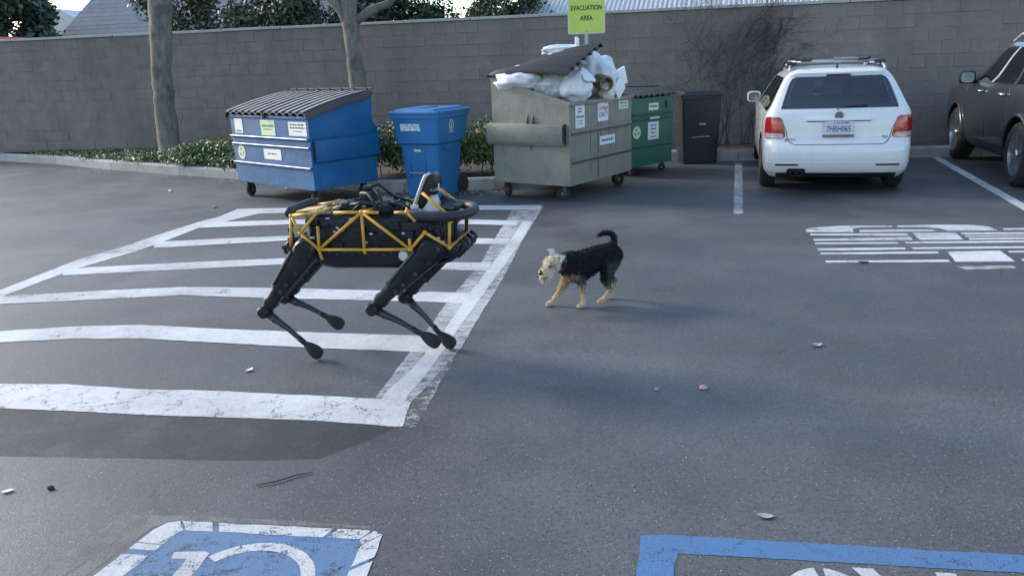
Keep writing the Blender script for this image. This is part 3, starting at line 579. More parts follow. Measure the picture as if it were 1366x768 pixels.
# ------------------------------------------------------------------ trees
def limb_tube(mb, pts, r, seg=12, lump=0.06, seed=0):
    q = random.Random(seed); P = []; R = []
    for i in range(len(pts) - 1):
        a, b = Vector(pts[i]), Vector(pts[i+1]); n = 5
        for k in range(n):
            t = k / n; P.append(a.lerp(b, t) + Vector((q.gauss(0, .006), q.gauss(0, .006), 0))); R.append((r[i] + (r[i+1]-r[i])*t) * (1 + q.gauss(0, lump*.5)))
    P.append(Vector(pts[-1])); R.append(r[-1]); mb.tube(P, R, seg)
def tree(label, loc, trunk, tr, limbs, seed):
    t = thing('tree', label, 'tree', loc, group='bare trunked trees in front of the wall')
    mb = MB(); limb_tube(mb, trunk, tr, 16, .07, seed); mb.build('trunk', MT['bark'], t, smooth=True)
    ends = []
    for pts, rr in limbs:
        mb = MB(); limb_tube(mb, pts, rr, 10, .08, seed + 1); mb.build('limb', MT['bark'], t, smooth=True); ends.append((pts[-1], (Vector(pts[-1]) - Vector(pts[-2])).normalized()))
    tw = twigs([(p, d) for p, d in ends for _ in range(2)], 0, .55, 1.1, .03, seed, 3); o = tw.build('bare_twigs', MT['twig'], t, smooth=True); o['kind'] = 'stuff'
    return t
tree('straight grey tree trunk rising left of the blue dumpster', (-6.15, 14.75, .1), [(0, 0, -.05), (0, 0, .25), (.02, 0, .95), (.06, 0, 1.6), (.20, 0, 2.6), (.34, 0, 3.6)], [.25, .195, .175, .17, .19, .20],
     [([(.28, 0, 3.2), (-.3, .1, 4.1), (-.9, .2, 5.2)], [.12, .09, .05]), ([(.33, 0, 3.5), (.7, -.1, 4.4), (.6, -.3, 5.6)], [.13, .09, .05]), ([(.33, 0, 3.55), (.3, .4, 4.6), (-.1, .8, 5.8)], [.12, .08, .05])], 11)
tree('forked grey tree trunk rising behind the blue dumpster', (-2.50, 14.25, .1), [(0, 0, -.05), (0, 0, .3), (-.02, 0, 1.0), (-.05, 0, 1.7), (-.07, 0, 2.25)], [.20, .165, .15, .14, .15],
     [([(-.06, 0, 2.05), (-.20, 0, 2.45), (-.55, .05, 2.85), (-.95, .1, 3.6)], [.09, .085, .08, .06]), ([(-.07, 0, 2.1), (-.06, 0, 2.6), (-.12, .1, 3.4), (-.1, .1, 4.6)], [.135, .125, .10, .06]), ([(.02, 0, 2.25), (.30, .0, 2.42), (.62, .0, 2.52), (1.1, -.05, 3.1)], [.08, .075, .065, .05])], 12)
# bare climbing shrub on the wall right of the bins
vine = thing('bare_shrub', 'leafless dark climbing shrub spread over the wall behind the bins', 'shrub', (4.15, wall_y(4.15) - 0.22, .1))
for k in range(14):
    twigs([((random.uniform(-.85, .1), random.uniform(.0, .08), 0.0), (random.uniform(-.15, .5), random.uniform(-.02, .05), 1.3))], 0, .40, random.uniform(.8, 1.1), .011, 440 + k, 4).build('stem', MT['twig'], vine)
for k in range(110):
    twigs([((random.uniform(-1.35, 1.2), .10, random.uniform(.8, 1.8)), (random.uniform(.0, 1.0), 0, random.uniform(.1, .8)))], 0, .45, .5, .006, 480 + k, 3).build('twig', MT['twig'], vine)

# ------------------------------------------------------------------ beyond the wall
def bush(name, label, x, y, z, w, d, h, n, size, m_, seed, cat='bush'):
    t = thing(name, label, cat, (x, y, 0), group='bushes beyond the wall'); q = random.Random(seed); bl = []
    for k in range(22): bl.append((q.uniform(-.5, .5)*w, q.uniform(-.5, .5)*d, z + q.uniform(-.5, .5)*h, w*.2*q.uniform(.6, 1.2), d*.25*q.uniform(.6, 1.2), h*.24*q.uniform(.6, 1.2)))
    leaf_cloud('foliage', bl, n, size, m_, t, .2, seed, aspect=.6)
    tr = MB(); limb_tube(tr, [(0, 0, 0), (0.05, 0, max(.5, z*.6)), (0, .05, z)], [.16, .12, .06], 8, .05, seed); tr.build('stem', MT['twig'], t, smooth=True); return t
bush('bush', 'dense dark green bush over the wall at the far left', -14.4, 22.5, 3.1, 3.7, 2.4, 2.8, 26000, .19, 'dleaf', 61)
bush('bush', 'grey green leafy bush over the wall right of the straight trunk', -6.4, 19.6, 2.75, 3.0, 2, 2.6, 16000, .10, 'oleaf', 62)
bush('bush', 'dark shadowy bush over the wall left of the forked trunk', -4.2, 19.2, 2.9, 3.2, 2, 2.8, 16000, .11, 'dleaf', 63)
bush('bush', 'dark bush over the wall right of the forked trunk', -1.6, 18.4, 2.9, 3.3, 1.8, 1.9, 18000, .10, 'dleaf', 64)
bush('bush', 'low pale green bush top beside the white corrugated roof', .1, 17.4, 2.6, 1.9, 1.3, 1.0, 9000, .08, 'oleaf', 65)
far = thing('far_tree', 'slim dark trunk standing in the bright gap at the top left', 'tree', (-14.9, 27.5, 0))
mb = MB(); limb_tube(mb, [(0, 0, 0), (.1, 0, 2.5), (.0, 0, 5), (.1, 0, 8)], [.24, .2, .18, .12], 9, .06, 3); mb.build('trunk', MT['twig'], far, smooth=True)
leaf_cloud('crown', [(random.uniform(-2, 2), random.uniform(-1.5, 1.5), random.uniform(5.6, 8.5), .9, .9, .7) for _ in range(14)], 3500, .2, 'oleaf', far, .3, 70)
# white corrugated metal roof
shed = thing('metal_roof_building', 'long low building with white corrugated metal roof beyond the wall', 'building', (4.4, 16.4, 0), -0.262)
mb = MB(); mb.box((0, 3.0, 1.2), (8.2, 5.6, 2.4)); mb.build('wall', MT['stucco'], shed)
SX0, NS = -4.35, 10; sw = 8.7 / NS
for k in range(NS):
    mb = MB(); n = 9; x0 = SX0 + k * sw; top = []
    for i in range(n):
        xa_ = x0 + sw * i / n; p = sw / n
        top += [(xa_, 0), (xa_ + p*.30, 0), (xa_ + p*.45, .035), (xa_ + p*.78, .035), (xa_ + p*.93, 0)]
    top += [(x0 + sw - .003, 0)]
    L0 = [(x, -.25, 2.30 + z) for x, z in top]; L1 = [(x, 4.6, 4.35 + z) for x, z in top]
    mb.loft([L0, L1], caps=False, closed=False); mb.loft([[(x, y, z - .012) for x, y, z in L0], [(x, y, z - .012) for x, y, z in L1]], caps=False, closed=False)
    mb.build('roof_sheet', MT['roofm'], shed)
# grey gabled house roof
house = thing('house', 'house with plain grey shingled roof showing above the wall at left', 'house', (-9.75, 23.5, 0), -.2)
mb = MB(); mb.box((0, 2.5, 1.2), (6.4, 5, 2.4)); mb.build('wall', MT['stucco'], house)
ro = MB(); ro.add([(-3.6, -.4, 2.1), (4.4, -.4, 2.1), (4.4, 3, 6.2), (-1.2, 3, 6.2), (-3.6, 6.2, 2.1), (4.4, 6.2, 2.1)], [(0, 1, 2, 3), (0, 3, 4), (3, 2, 5, 4), (1, 5, 2), (0, 4, 5, 1)]); ro.build('roof', MT['shingle'], house)
nrow = 34
for r in range(nrow):
    t0, t1 = r / nrow, (r + 1.0) / nrow; f = lambda t: (-3.6 + 2.4*t, -.4 + 3.4*t, 2.1 + 4.1*t)
    a, b = f(t0), f(min(1, t1)); mb = MB()
    mb.add([(a[0], a[1] - .004, a[2] + .006), (4.4, a[1] - .004, a[2] + .006), (4.4, b[1], b[2] + .004), (b[0], b[1], b[2] + .004), (a[0], a[1] - .002, a[2] + .003), (4.4, a[1] - .002, a[2] + .003)], [(0, 1, 2, 3), (4, 5, 1, 0)])
    mb.build('shingle_course', MT['shingle'], house)
pale = thing('pale_house', 'small pale building beyond the dark bush at the far left', 'building', (-15.6, 30, 0), -.1)
mb = MB(); mb.box((0, 1.5, 1.5), (3.2, 3, 3.0)); mb.build('wall', MT['palew'], pale)
mb = MB(); mb.prism([(-1.8, 3.0), (1.8, 3.0), (0, 4.0)], lambda u, w, a: (u, a, w), -.2, 3.2); mb.build('roof', MT['roofm'], pale)
redt = thing('red_shed', 'small red roofed shed peeping over the wall at the far left edge', 'shed', (-11.9, 19.2, 0), -.2)
mb = MB(); mb.box((0, .6, 1.15), (1.3, 1.2, 2.3)); mb.build('wall', MT['palew'], redt)
mb = MB(); mb.prism([(-.75, 2.3), (.75, 2.3), (.7, 2.42), (0, 2.62), (-.7, 2.42)], lambda u, w, a: (u, a, w), -.1, 1.3); mb.build('roof', MT['redroof'], redt)
# ------------------------------------------------------------------ bins and dumpsters
def wheel_small(parent, x, y, r=0.09, rz=0.0, stem=0.06, plate=True):
    mb = MB(); c = Matrix.Rotation(rz, 3, 'Z')
    fk = MB(); 
    for s in (-1, 1): fk.box(Vector((x, y, r + .02)) + c @ Vector((s*.032, 0, 0.02)), (.006, .05, r*1.3), rz)
    fk.box((x, y, r*2 + .028), (.075, .085, .012), rz); fk.tube([(x, y, r*2 + .02), (x, y, r*2 + stem)], .02, 8)
    f = fk.build('caster', MT['rust'], parent)
    t = MB(); t.lathe([(r*.55, -.022), (r*.93, -.022), (r, -.012), (r, .012), (r*.93, .022), (r*.55, .022)], 'x', seg=20); t.v = [tuple(c @ Vector(p) + Vector((x, y, r))) for p in t.v]
    t.build('tyre', MT['rubber'], f, auto=35)
    h = MB(); h.lathe([(.012, -.03), (r*.3, -.026), (r*.56, -.016), (r*.56, .016), (r*.3, .026), (.012, .03)], 'x', seg=16); h.v = [tuple(c @ Vector(p) + Vector((x, y, r))) for p in h.v]
    h.build('hub', MT['steel'], f, auto=35)

def sticker(parent, x, z, w, h, y=0.0, lines=(), m_='sticker', tilt=0.0, side=None, ink='ink', name='sticker'):
    """flat label on the front face (facing -y); lines = list of (fx, fz, fw, fh) ink bars standing for print too small to read"""
    mb = MB(); P = [(-w/2, -h/2), (w/2, -h/2), (w/2, h/2), (-w/2, h/2)]
    c, s = math.cos(tilt), math.sin(tilt)
    f = lambda u, v, d: (x + u*c - v*s, y - d, z + u*s + v*c)
    mb.prism(P, lambda u, v, a: f(u, v, a), 0.0, .003); o = mb.build(name, MT[m_], parent)
    if lines:
        lb = MB()
        for fx, fz, fw, fh in lines:
            q = [((fx - fw/2)*w, (fz - fh/2)*h), ((fx + fw/2)*w, (fz - fh/2)*h), ((fx + fw/2)*w, (fz + fh/2)*h), ((fx - fw/2)*w, (fz + fh/2)*h)]
            lb.prism(q, lambda u, v, a: f(u, v, a), .003, .0042)
        lb.build('print', MT[ink], o)['kind'] = 'stuff'
    return o

def words(n, fz, fw, fh, seed, fx0=-.5):
    q = random.Random(seed); out = []; x = -fw/2
    while x < fw/2 - .03:
        w = min(q.uniform(.05, .15), fw/2 - x); out.append((x + w/2, fz, w, fh)); x += w + .035
    return out

def recycle_emblem(parent, x, z, r, y=0.0):
    mb = MB(); n = 24; mb.prism([(r*math.cos(2*math.pi*i/n), r*math.sin(2*math.pi*i/n)) for i in range(n)], lambda u, v, a: (x + u, y - a, z + v), 0, .003)
    o = mb.build('emblem', MT['stickerg'], parent)
    a = MB()
    for k in range(3):
        b = R_(90 + 120*k); pts = [(-.17, -.10), (.17, -.10), (.17, -.19), (.40, .02), (.17, .20), (.17, .11), (-.17, .11)]
        off = (.46*math.cos(b), .46*math.sin(b)); ca, sa = math.cos(b - R_(90) + R_(180)), math.sin(b - R_(90) + R_(180))
        a.prism([(r*(off[0] + u*ca - v*sa), r*(off[1] + u*sa + v*ca)) for u, v in pts], lambda u, v, a_: (x + u, y - a_, z + v), .003, .0045)
    a.build('recycling_arrows', MT['inkg'], o); return o

def dumpster_body(parent, W, D, z0, zf, zb, mname, back_kink=0.0):
    """open steel box: outer skin, inner skin, rolled rim"""
    t = .018; mb = MB()
    prof = [(0, z0), (0, zf), (D, zb)] + ([(D - .02, zb - .33), (D + back_kink, zb - .42), (D + back_kink, z0 + .48), (D - .01, z0 + .42)] if back_kink else []) + [(D, z0)]
    mb.prism(prof, lambda u, w, a: (a, u, w), -W/2, -W/2 + t); mb.prism(prof, lambda u, w, a: (a, u, w), W/2 - t, W/2)
    mb.box((0, t/2, (z0 + zf)/2 + .001), (W - 2*t, t, zf - z0)); mb.box((0, D - t/2 - .002, (z0 + zb)/2), (W - 2*t, t, zb - z0 - .01)); mb.box((0, D/2, z0 + .012), (W - 2*t, D - .04, .022))
    return mb.build('body', MT[mname], parent)

def bar(parent, name, x0, x1, z, h, d, m_, y=0.0, slope=0.0):
    mb = MB(); prof = [(0.002, -h/2), (-d, -h/2 + d*.6), (-d, h/2 - d*.35), (0.002, h/2)]
    mb.loft([[(x0, y + u, z + w) for u, w in prof], [(x1, y + u, z + w) for u, w in prof]]); return mb.build(name, MT[m_], parent, bevel=.003, segs=1)

def lid_panel(parent, x0, x1, yf, zf, yb, zb, m_, n=7, arch=.05, name='lid', ridge=.022, skirt=0.0, twist=None, tops=None):
    """ridged plastic lid; rows run from the free front edge to the hinge"""
    mb = MB(); rows = []; NY = 12; w = x1 - x0; p = w / n
    xs = []
    for i in range(n):
        a = x0 + p*i
        xs += [(a + p*.06, 0), (a + p*.20, ridge), (a + p*.64, ridge), (a + p*.80, 0)]
    xs = [(x0, -skirt), (x0 + .004, 0)] + xs + [(x1 - .004, 0), (x1, -skirt)]
    for k in range(NY + 1):
        t = k / NY; rr = []
        for x, hh in xs:
            e = min(1, min(t, 1 - t) * 9 + .0)
            z = zf + (zb - zf)*t + arch*math.sin(math.pi*min(1, t*1.02)) + hh * (1.0 if t > 0 else .9) * (1 if t < .96 else .4)
            if twist: z += twist(( x - x0)/w, t)
            rr.append((x, yf + (yb - yf)*t, z))
        rows.append(rr)
    mb.loft(rows, caps=False, closed=False)
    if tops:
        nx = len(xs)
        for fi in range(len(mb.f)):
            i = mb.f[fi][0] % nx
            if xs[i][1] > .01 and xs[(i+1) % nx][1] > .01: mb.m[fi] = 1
    und = [[(x, y, z - .016) for x, y, z in r] for r in rows]; mb.loft(und, caps=False, closed=False)
    for ring in (0, NY): mb.loft([rows[ring], und[ring]], caps=False, closed=False)
    for c in (0, -1): mb.loft([[r[c] for r in rows], [r[c] for r in und]], caps=False, closed=False)
    return mb.build(name, [MT[m_], MT[tops]] if tops else MT[m_], parent, auto=40)

# ---- large blue dumpster
W, D = 1.80, .95; ZF, ZB = 1.075, 1.285
bd = thing('dumpster', 'large blue metal dumpster with closed ridged lids, beside the kerb', 'dumpster', (-2.956, 10.075, 0), -0.755, group='refuse dumpsters')
dumpster_body(bd, W, D, .205, ZF, ZB, 'blue', .05)
for z, h, d in ((.80, .05, .035), (.70, .04, .022), (.46, .05, .03)): bar(bd, 'stiffening_rib', -W/2 + .002, W/2 - .002, z, h, d, 'blue')
for z, h, d in ((.80, .05, .035), (.70, .04, .022), (.46, .05, .03)):
    mb = MB(); mb.tube([(-W/2 + .01, -d - .001, z + h/2 - d*.4), (W/2 - .01, -d - .001, z + h/2 - d*.4)], .005, 6); mb.build('pale_rib_edge', MT['galv'], bd)  # pale strip along the upper edge of each rib
bar(bd, 'top_rail', -W/2, W/2, ZF - .02, .05, .022, 'blue')
for s in (-1, 1):
    mb = MB()   # hollow fork sleeve on the side
    x0, x1 = (W/2, W/2 + .055)
    mb.prism([(x0 - .001, .52), (x1, .54), (x1, .79), (x0 - .001, .81)], lambda u, w, a: (s*u, a, w), .04, D + .03)
    sl_ = mb.build('fork_sleeve', MT['blue'], bd, bevel=.006)
    mb = MB(); mb.prism([(x0 + .006, .56), (x1 - .008, .57), (x1 - .008, .77), (x0 + .006, .78)], lambda u, w, a: (s*u, a, w), .036, .042); mb.build('opening', MT['black'], sl_)
lid_panel(bd, -W/2 - .03, -.012, -.045, ZF + .028, D, ZB + .030, 'lidb', 6, .022, ridge=.026, skirt=.06, tops='lid_sheen')
lid_panel(bd, .012, W/2 + .03, -.045, ZF + .028, D, ZB + .030, 'lidb', 6, .022, ridge=.026, skirt=.06, tops='lid_sheen')
mb = MB(); mb.tube([(-W/2 - .01, D + .02, ZB + .06), (W/2 + .01, D + .02, ZB + .06)], .012, 8)
for k in range(7): mb.box((-W/2 + .12 + k*.26, D + .02, ZB + .045), (.05, .045, .05))
mb.build('hinge_rod', MT['rust'], bd)
sticker(bd, -.70, .935, .20, .185, -.001, words(3, -.35, .7, .10, 1))
sticker(bd, .01, .925, .33, .19, -.001, words(3, .12, .8, .16, 2) + words(3, -.1, .6, .07, 3), 'stickerg', ink='inkg')
sticker(bd, .67, .925, .38, .165, -.001, words(3, .3, .84, .13, 4) + words(3, .08, .84, .12, 5) + words(2, -.16, .5, .06, 6), 'sticker')
recycle_emblem(bd, -.70, .595, .092, -.002)
sticker(bd, .05, .60, .40, .13, -.002, words(3, .05, .5, .14, 7))
for x, y, rz in ((-W/2 + .13, .10, .5), (W/2 - .13, .10, .3), (-W/2 + .13, D - .14, 1.2), (W/2 - .13, D - .14, .2)): wheel_small(bd, x, y, .088, rz, .03)

# ---- tan dumpster
TW, TD, TF, TB = 1.455, 1.10, 1.124, 1.42
td = thing('dumpster', 'tan metal dumpster overflowing with white trash, its ridged lid propped up', 'dumpster', (1.161, 9.71, 0), 0.92, group='refuse dumpsters')
dumpster_body(td, TW, TD, .186, TF, TB, 'tan')
for z in (.80, .475):
    bar(td, 'stiffening_rib', -TW/2 + .03, TW/2 - .01, z, .05, .018, 'tan')
    mb = MB(); mb.box((0.01, -.004, z - .035), (TW - .05, .012, .014)); mb.build('dark_line', MT['lidb'], td)  # thin dark strip just below each rib
for s in (-1, 1):
    mb = MB(); x0, x1 = TW/2, TW/2 + .075
    mb.prism([(x0 - .001, .66), (x1 - .03, .64), (x1, .70), (x1, .88), (x0 - .001, .90)], lambda u, w, a: (s*u, a, w), .055, TD + .05); sl_ = mb.build('fork_sleeve', MT['tan'], td, bevel=.006)
    mb = MB(); mb.prism([(x0 + .003, .665), (x1 - .01, .69), (x1 - .008, .868), (x0 + .003, .885)], lambda u, w, a: (s*u, a, w), .045, .057); mb.build('opening', MT['black'], sl_)
    mb = MB()
    for y in (.5, .58): mb.prism([(0, .90), (.055, .90), (0, 1.0)], lambda u, w, a: (s*(TW/2 + u - .001), a, w), y - .005, y + .005)
    mb.prism([(0, .655), (.04, .655), (0, .57)], lambda u, w, a: (s*(TW/2 + u - .001), a, w), .53, .54); mb.build('gusset', MT['tan'], td)
    mb = MB(); mb.prism([(-.004, TF - .03), (.022, TF - .03), (.022, TF + .008), (-.004, TF + .008)], lambda u, w, a: (s*(TW/2 - .018 + u), a*TD, w + a*(TB - TF)), -.01, 1.0); mb.build('top_rim', MT['tan'], td)
mb = MB(); mb.box((0, -.012, TF - .012), (TW + .04, .034, .045)); mb.build('top_rail', MT['tan'], td, bevel=.006)
mb = MB(); mb.tube([(-TW/2 - .07, TD + .02, TB + .02), (TW/2 + .03, TD + .02, TB + .02)], .014, 8); mb.build('hinge_rod', MT['rust'], td)
# drip stains running down the front
mb = MB()
for x, w, za, zb_ in ((-.10, .022, TF - .06, .25), (-.03, .012, TF - .1, .5), (.21, .010, .95, .55), (.16, .014, .93, .62), (-.27, .012, .78, .30), (.33, .008, .78, .52)):
    mb.prism([(x - w/2, zb_), (x + w*.2, zb_ - .05), (x + w/2, zb_), (x + w*.45, za), (x - w*.5, za)], lambda u, v, a: (u, -a, v), .0, .0012)
mb.build('drip_stain', MT['lidb'], td)
def tan_twist(u, t): return (.36 + .36*u) * (1 - t) * 1.0
lid_panel(td, -TW/2 - .03, .0, -.02, TF + .0, TD + .01, TB + .03, 'lidd', 6, .035, ridge=.04, skirt=.02, twist=lambda u, t: (.33 + .30*u)*(1 - t)**.9 + .03*u*t)
sticker(td, -.50, .965, .20, .27, -.001, words(2, .30, .35, .07, 11) + words(2, .18, .45, .07, 12) + [(0, -.03, .8, .07)] + words(3, -.2, .6, .03, 13) + words(3, -.32, .6, .03, 14), 'sticker', ink='inkb')
gs = sticker(td, .02, .985, .25, .23, -.001, (), 'sticker')
for body, z, m_, sx in (('Garbage', 1.025, 'inkr', .78), ('ONLY!', .945, 'inkb', .8)):
    me = text_mesh(body, .085, MT[m_], 'handwriting', .0006, shear=.15, sx=sx); me.transform(Matrix.Translation((.02, -.0052, z)) @ Matrix.Rotation(R_(90), 4, 'X')); link('handwriting', me, gs)
sticker(td, .52, 1.03, .24, .10, -.001, words(3, .2, .8, .14, 16) + words(3, -.2, .7, .08, 17), 'stickerg')
sticker(td, .12, .64, .36, .105, -.001, words(3, .0, .8, .3, 18), 'sticker', ink='inkb')
for x, y, rz in ((-TW/2 + .10, .16, .9), (TW/2 - .10, .14, .2), (-TW/2 + .10, TD - .12, -.5), (TW/2 - .12, TD - .12, .7)): wheel_small(td, x, y, .083, rz, .025)

# ---- trash in the tan dumpster (each its own thing)
def in_td(x, y, z):
    c, s = math.cos(.92), math.sin(.92); return (1.161 + x*c - y*s, 9.71 + x*s + y*c, z)
def lumpy(name, r, seed, m_, amp=.28, freq=2.2, sub=4, flat=None):
    bm = bmesh.new(); bmesh.ops.create_icosphere(bm, subdivisions=sub, radius=1.0); o3 = Vector((seed*7.3, seed*3.1, seed*1.7))
    for v in bm.verts:
        d = v.co.normalized(); n1 = mnoise.fractal(d*freq*.7 + o3, 1.0, 2.0, 3); n2 = abs(mnoise.noise(d*freq*2.6 + o3)); n3 = abs(mnoise.noise(d*freq*6 + o3))
        k = 1 + amp*.9*n1 + amp*.34*(.5 - 1.6*n2) + amp*.13*(.5 - 1.6*n3)
        v.co = Vector((d.x*r[0], d.y*r[1], d.z*r[2])) * k
    for f in bm.faces: f.smooth = True
    me = bpy.data.meshes.new(name); bm.to_mesh(me); bm.free(); me.materials.append(MT[m_]); return me
def bag(label, x, y, z, r, seed, knot=None, rz=0.0, m_='bag'):
    t = thing('trash_bag', label, 'trash bag', in_td(x, y, z), .92 + rz, group='white trash bags in the tan dumpster')
    link('bag_body', lumpy('bag_body', r, seed, m_, .27, 2.0), t)
    if knot:
        mb = MB(); k = Vector(knot); d = k.normalized(); a = d.orthogonal(); secs = []
        for s_, w in ((.7, .09), (.95, .03), (1.08, .035), (1.3, .09), (1.38, .075)):
            secs.append([k*s_ + (a*math.cos(u) + d.cross(a)*math.sin(u))*w*(1 + .25*math.sin(3*u + seed)) for u in [2*math.pi*i/12 for i in range(12)]])
        mb.loft(secs); mb.build('knot', MT['bag'], t, smooth=True)
bag('white trash bag bulging over the left rim below the raised lid', -.63, .78, 1.40, (.17, .33, .13), 1)
bag('greyish trash bag squeezed under the middle of the raised lid', -.50, .38, 1.30, (.19, .24, .17), 2, m_='bagg')
bag('white trash bag under the free corner of the raised lid above the sticker', -.42, .10, 1.28, (.19, .20, .19), 3, (.0, -.12, .1))
bag('flat white trash bag lying over the back of the raised lid', .06, .52, 1.70, (.30, .16, .07), 4, None, -.92)
bag('white trash bag poking up behind the top corner of the raised lid', .20, .34, 1.57, (.15, .16, .16), 5)
bag('big round white trash bag heaped at the right of the raised lid', .30, .24, 1.38, (.25, .25, .25), 6)
bag('small crumpled cream bag hanging over the front rim near the cardboard tube', .12, .00, 1.20, (.11, .09, .12), 7, m_='bagc')
bag('white trash bag sunk in the right end of the open dumpster', .50, .45, 1.22, (.24, .26, .2), 8)
def foam(label, x, y, z, size, rot):
    mb = MB(); mb.box((0, 0, 0), size); o = mb.build('foam_panel', MT['foam'], None, bevel=.006); o.location = in_td(x, y, z); o.rotation_euler = (rot[0], rot[1], rot[2] + .92)
    tag(o, label, 'foam panel', 'white foam panels in the tan dumpster')
foam('pointed white foam panel leaning over the front rim', .36, -.03, 1.235, (.20, .03, .20), (.15, R_(45), .1))
foam('white foam panel standing behind the pointed one', .47, .06, 1.30, (.18, .03, .18), (.25, R_(-28), .25))
foam('tilted white foam panel at the far right end of the heap', .66, .10, 1.36, (.15, .03, .22), (.1, R_(-22), -.25))
foam('white foam panel stuck up behind the raised lid tip', .12, .42, 1.68, (.10, .03, .34), (0, R_(12), .3))
ct = MB(); ct.lathe([(.066, -.2), (.066, .0), (.088, .0), (.088, -.2)][::-1] + [(.088, -.2)], 'y', seg=24)
ct = MB(); secs = [[(r*math.cos(2*math.pi*i/24), h, r*math.sin(2*math.pi*i/24)) for i in range(24)] for r, h in ((.088, .3), (.088, .0), (.070, .0), (.070, .25))]; ct.loft(secs, caps=False)
ct.loft([[(r*math.cos(2*math.pi*i/24), .24, r*math.sin(2*math.pi*i/24)) for i in range(24)] for r in (.07, .001)], caps=False)
o = ct.build('cardboard_tube', MT['card'], None, auto=40); o.location = in_td(.0, -.07, 1.30); o.rotation_euler = (R_(8), 0, .30); tag(o, 'round brown cardboard tube end among the white bags', 'cardboard tube')

# ---- green dumpster
gd = thing('dumpster', 'dark green dumpster with black lid standing between tan dumpster and black bin', 'dumpster', (2.037, 11.199, 0), .735, group='refuse dumpsters')
GW, GD, GF, GB = .90, .95, 1.05, 1.14
dumpster_body(gd, GW, GD, .13, GF, GB, 'green')
for z in (.83, .765, .40): bar(gd, 'stiffening_rib', -GW/2 + .01, GW/2 - .01, z, .035, .022, 'green')
for s in (-1, 1):
    mb = MB(); mb.prism([(GW/2 - .001, .60), (GW/2 + .05, .62), (GW/2 + .05, .90), (GW/2 - .001, .92)], lambda u, w, a: (s*u, a, w), .03, GD); sl_ = mb.build('fork_sleeve', MT['green'], gd, bevel=.006)
    mb = MB(); mb.prism([(GW/2 + .006, .63), (GW/2 + .042, .64), (GW/2 + .042, .88), (GW/2 + .006, .89)], lambda u, w, a: (s*u, a, w), .024, .032); mb.build('opening', MT['black'], sl_)
mb = MB(); mb.box((GW/2 - .12, -.012, .945), (.07, .03, .10)); mb.build('latch', MT['green'], gd, bevel=.006)
lid_panel(gd, -GW/2 - .03, -.006, -.04, GF + .03, GD, GB + .03, 'black', 4, .03); lid_panel(gd, .006, GW/2 + .03, -.04, GF + .03, GD, GB + .03, 'black', 4, .03)
mb = MB(); mb.tube([(-.35, .6, GB + .06), (.3, .15, GB + .045)], .009, 6); mb.build('lid_bar', MT['black'], gd)
sticker(gd, .02, .925, .21, .095, -.001, words(3, .05, .8, .3, 21)); sticker(gd, .02, .775, .21, .03, -.024, (), 'stickerg')
sticker(gd, .02, .60, .24, .24, -.001, words(2, .3, .5, .09, 22) + words(2, .1, .45, .09, 23) + words(2, -.12, .45, .09, 24) + words(2, -.34, .6, .06, 25), ink='inkb')
recycle_emblem(gd, -.345, .60, .085, -.001)
for x, y, rz in ((-.35, .1, .2), (.35, .1, .6), (-.35, .8, .1), (.35, .8, .9)): wheel_small(gd, x, y, .052, rz, .02)

# ---- blue wheeled cart and black bin
def cart(label, loc, rz, m_, k=1.0, step=True, group=None):
    t = thing('wheeled_bin', label, 'bin', loc, rz, group='wheeled bins')
    secs = []
    S = [(.0, .44, .46, .05), (.02, .47, .49, .06), (.60, .535, .575, .05), (.66, .545, .59, .05), (.685, .60, .69, .05), (.98, .645, .75, .05), (.985, .69, .79, .05), (1.03, .69, .79, .05)] if step else \
        [(.0, .50, .50, .05), (.02, .53, .53, .05), (.5, .575, .60, .05), (.96, .62, .68, .05), (.965, .655, .72, .05), (1.0, .655, .72, .05)]
    for z, w, d, r in S: secs.append([(x, y + (.02 if step and z > .67 else 0), z) for x, y in rrect(w*k, d*k, r, 4)])
    mb = MB(); mb.loft(secs, caps=True); mb.build('body', MT[m_], t, auto=32)
    top = S[-1]; lw, ld, lz = top[1]*k + .03, top[2]*k + .03, top[0] + .004; yo = .02 if step else 0
    lid = MB(); ls = []
    for dz, s_, r in ((0, 1, .06), (.022, 1.0, .06), (.034, .96, .06), (.036, .84, .06), (.056, .80, .06), (.062, .72, .06)): ls.append([(x, y + yo, lz + dz) for x, y in rrect(lw*s_, ld*s_, r*s_, 5)])
    lid.loft(ls); l = lid.build('lid', MT[m_], t, auto=30)
    if step:
        r_ = MB(); r_.box((-.03, -.06, lz + .066), (.20, .34, .014)); r_.build('lid_panel', MT[m_], l, bevel=.005)
    h = MB(); h.tube([(-.22*k, ld/2 + yo, lz - .03), (-.22*k, ld/2 + yo + .06, lz), (.22*k, ld/2 + yo + .06, lz), (.22*k, ld/2 + yo, lz - .03)], .016, 8); h.build('handle', MT[m_], t, smooth=True)
    for s in (-1, 1):
        w = MB(); w.lathe([(.06, -.025), (.105, -.023), (.115, -.012), (.115, .012), (.105, .023), (.06, .025)], 'x', (s*(.23*k + .02), .285*k, .115), 20); wo = w.build('wheel', MT['rubber'], t, auto=35)
        w = MB(); w.lathe([(.01, -.028), (.062, -.026), (.062, .026), (.01, .028)], 'x', (s*(.23*k + .02), .285*k, .115), 16); w.build('hub', MT['black'], wo, auto=35)
    return t
bc = cart('bright blue wheeled recycling cart standing at the kerb behind the robot', (-.94, 10.08, 0), -.48, 'bluep', 1.02)
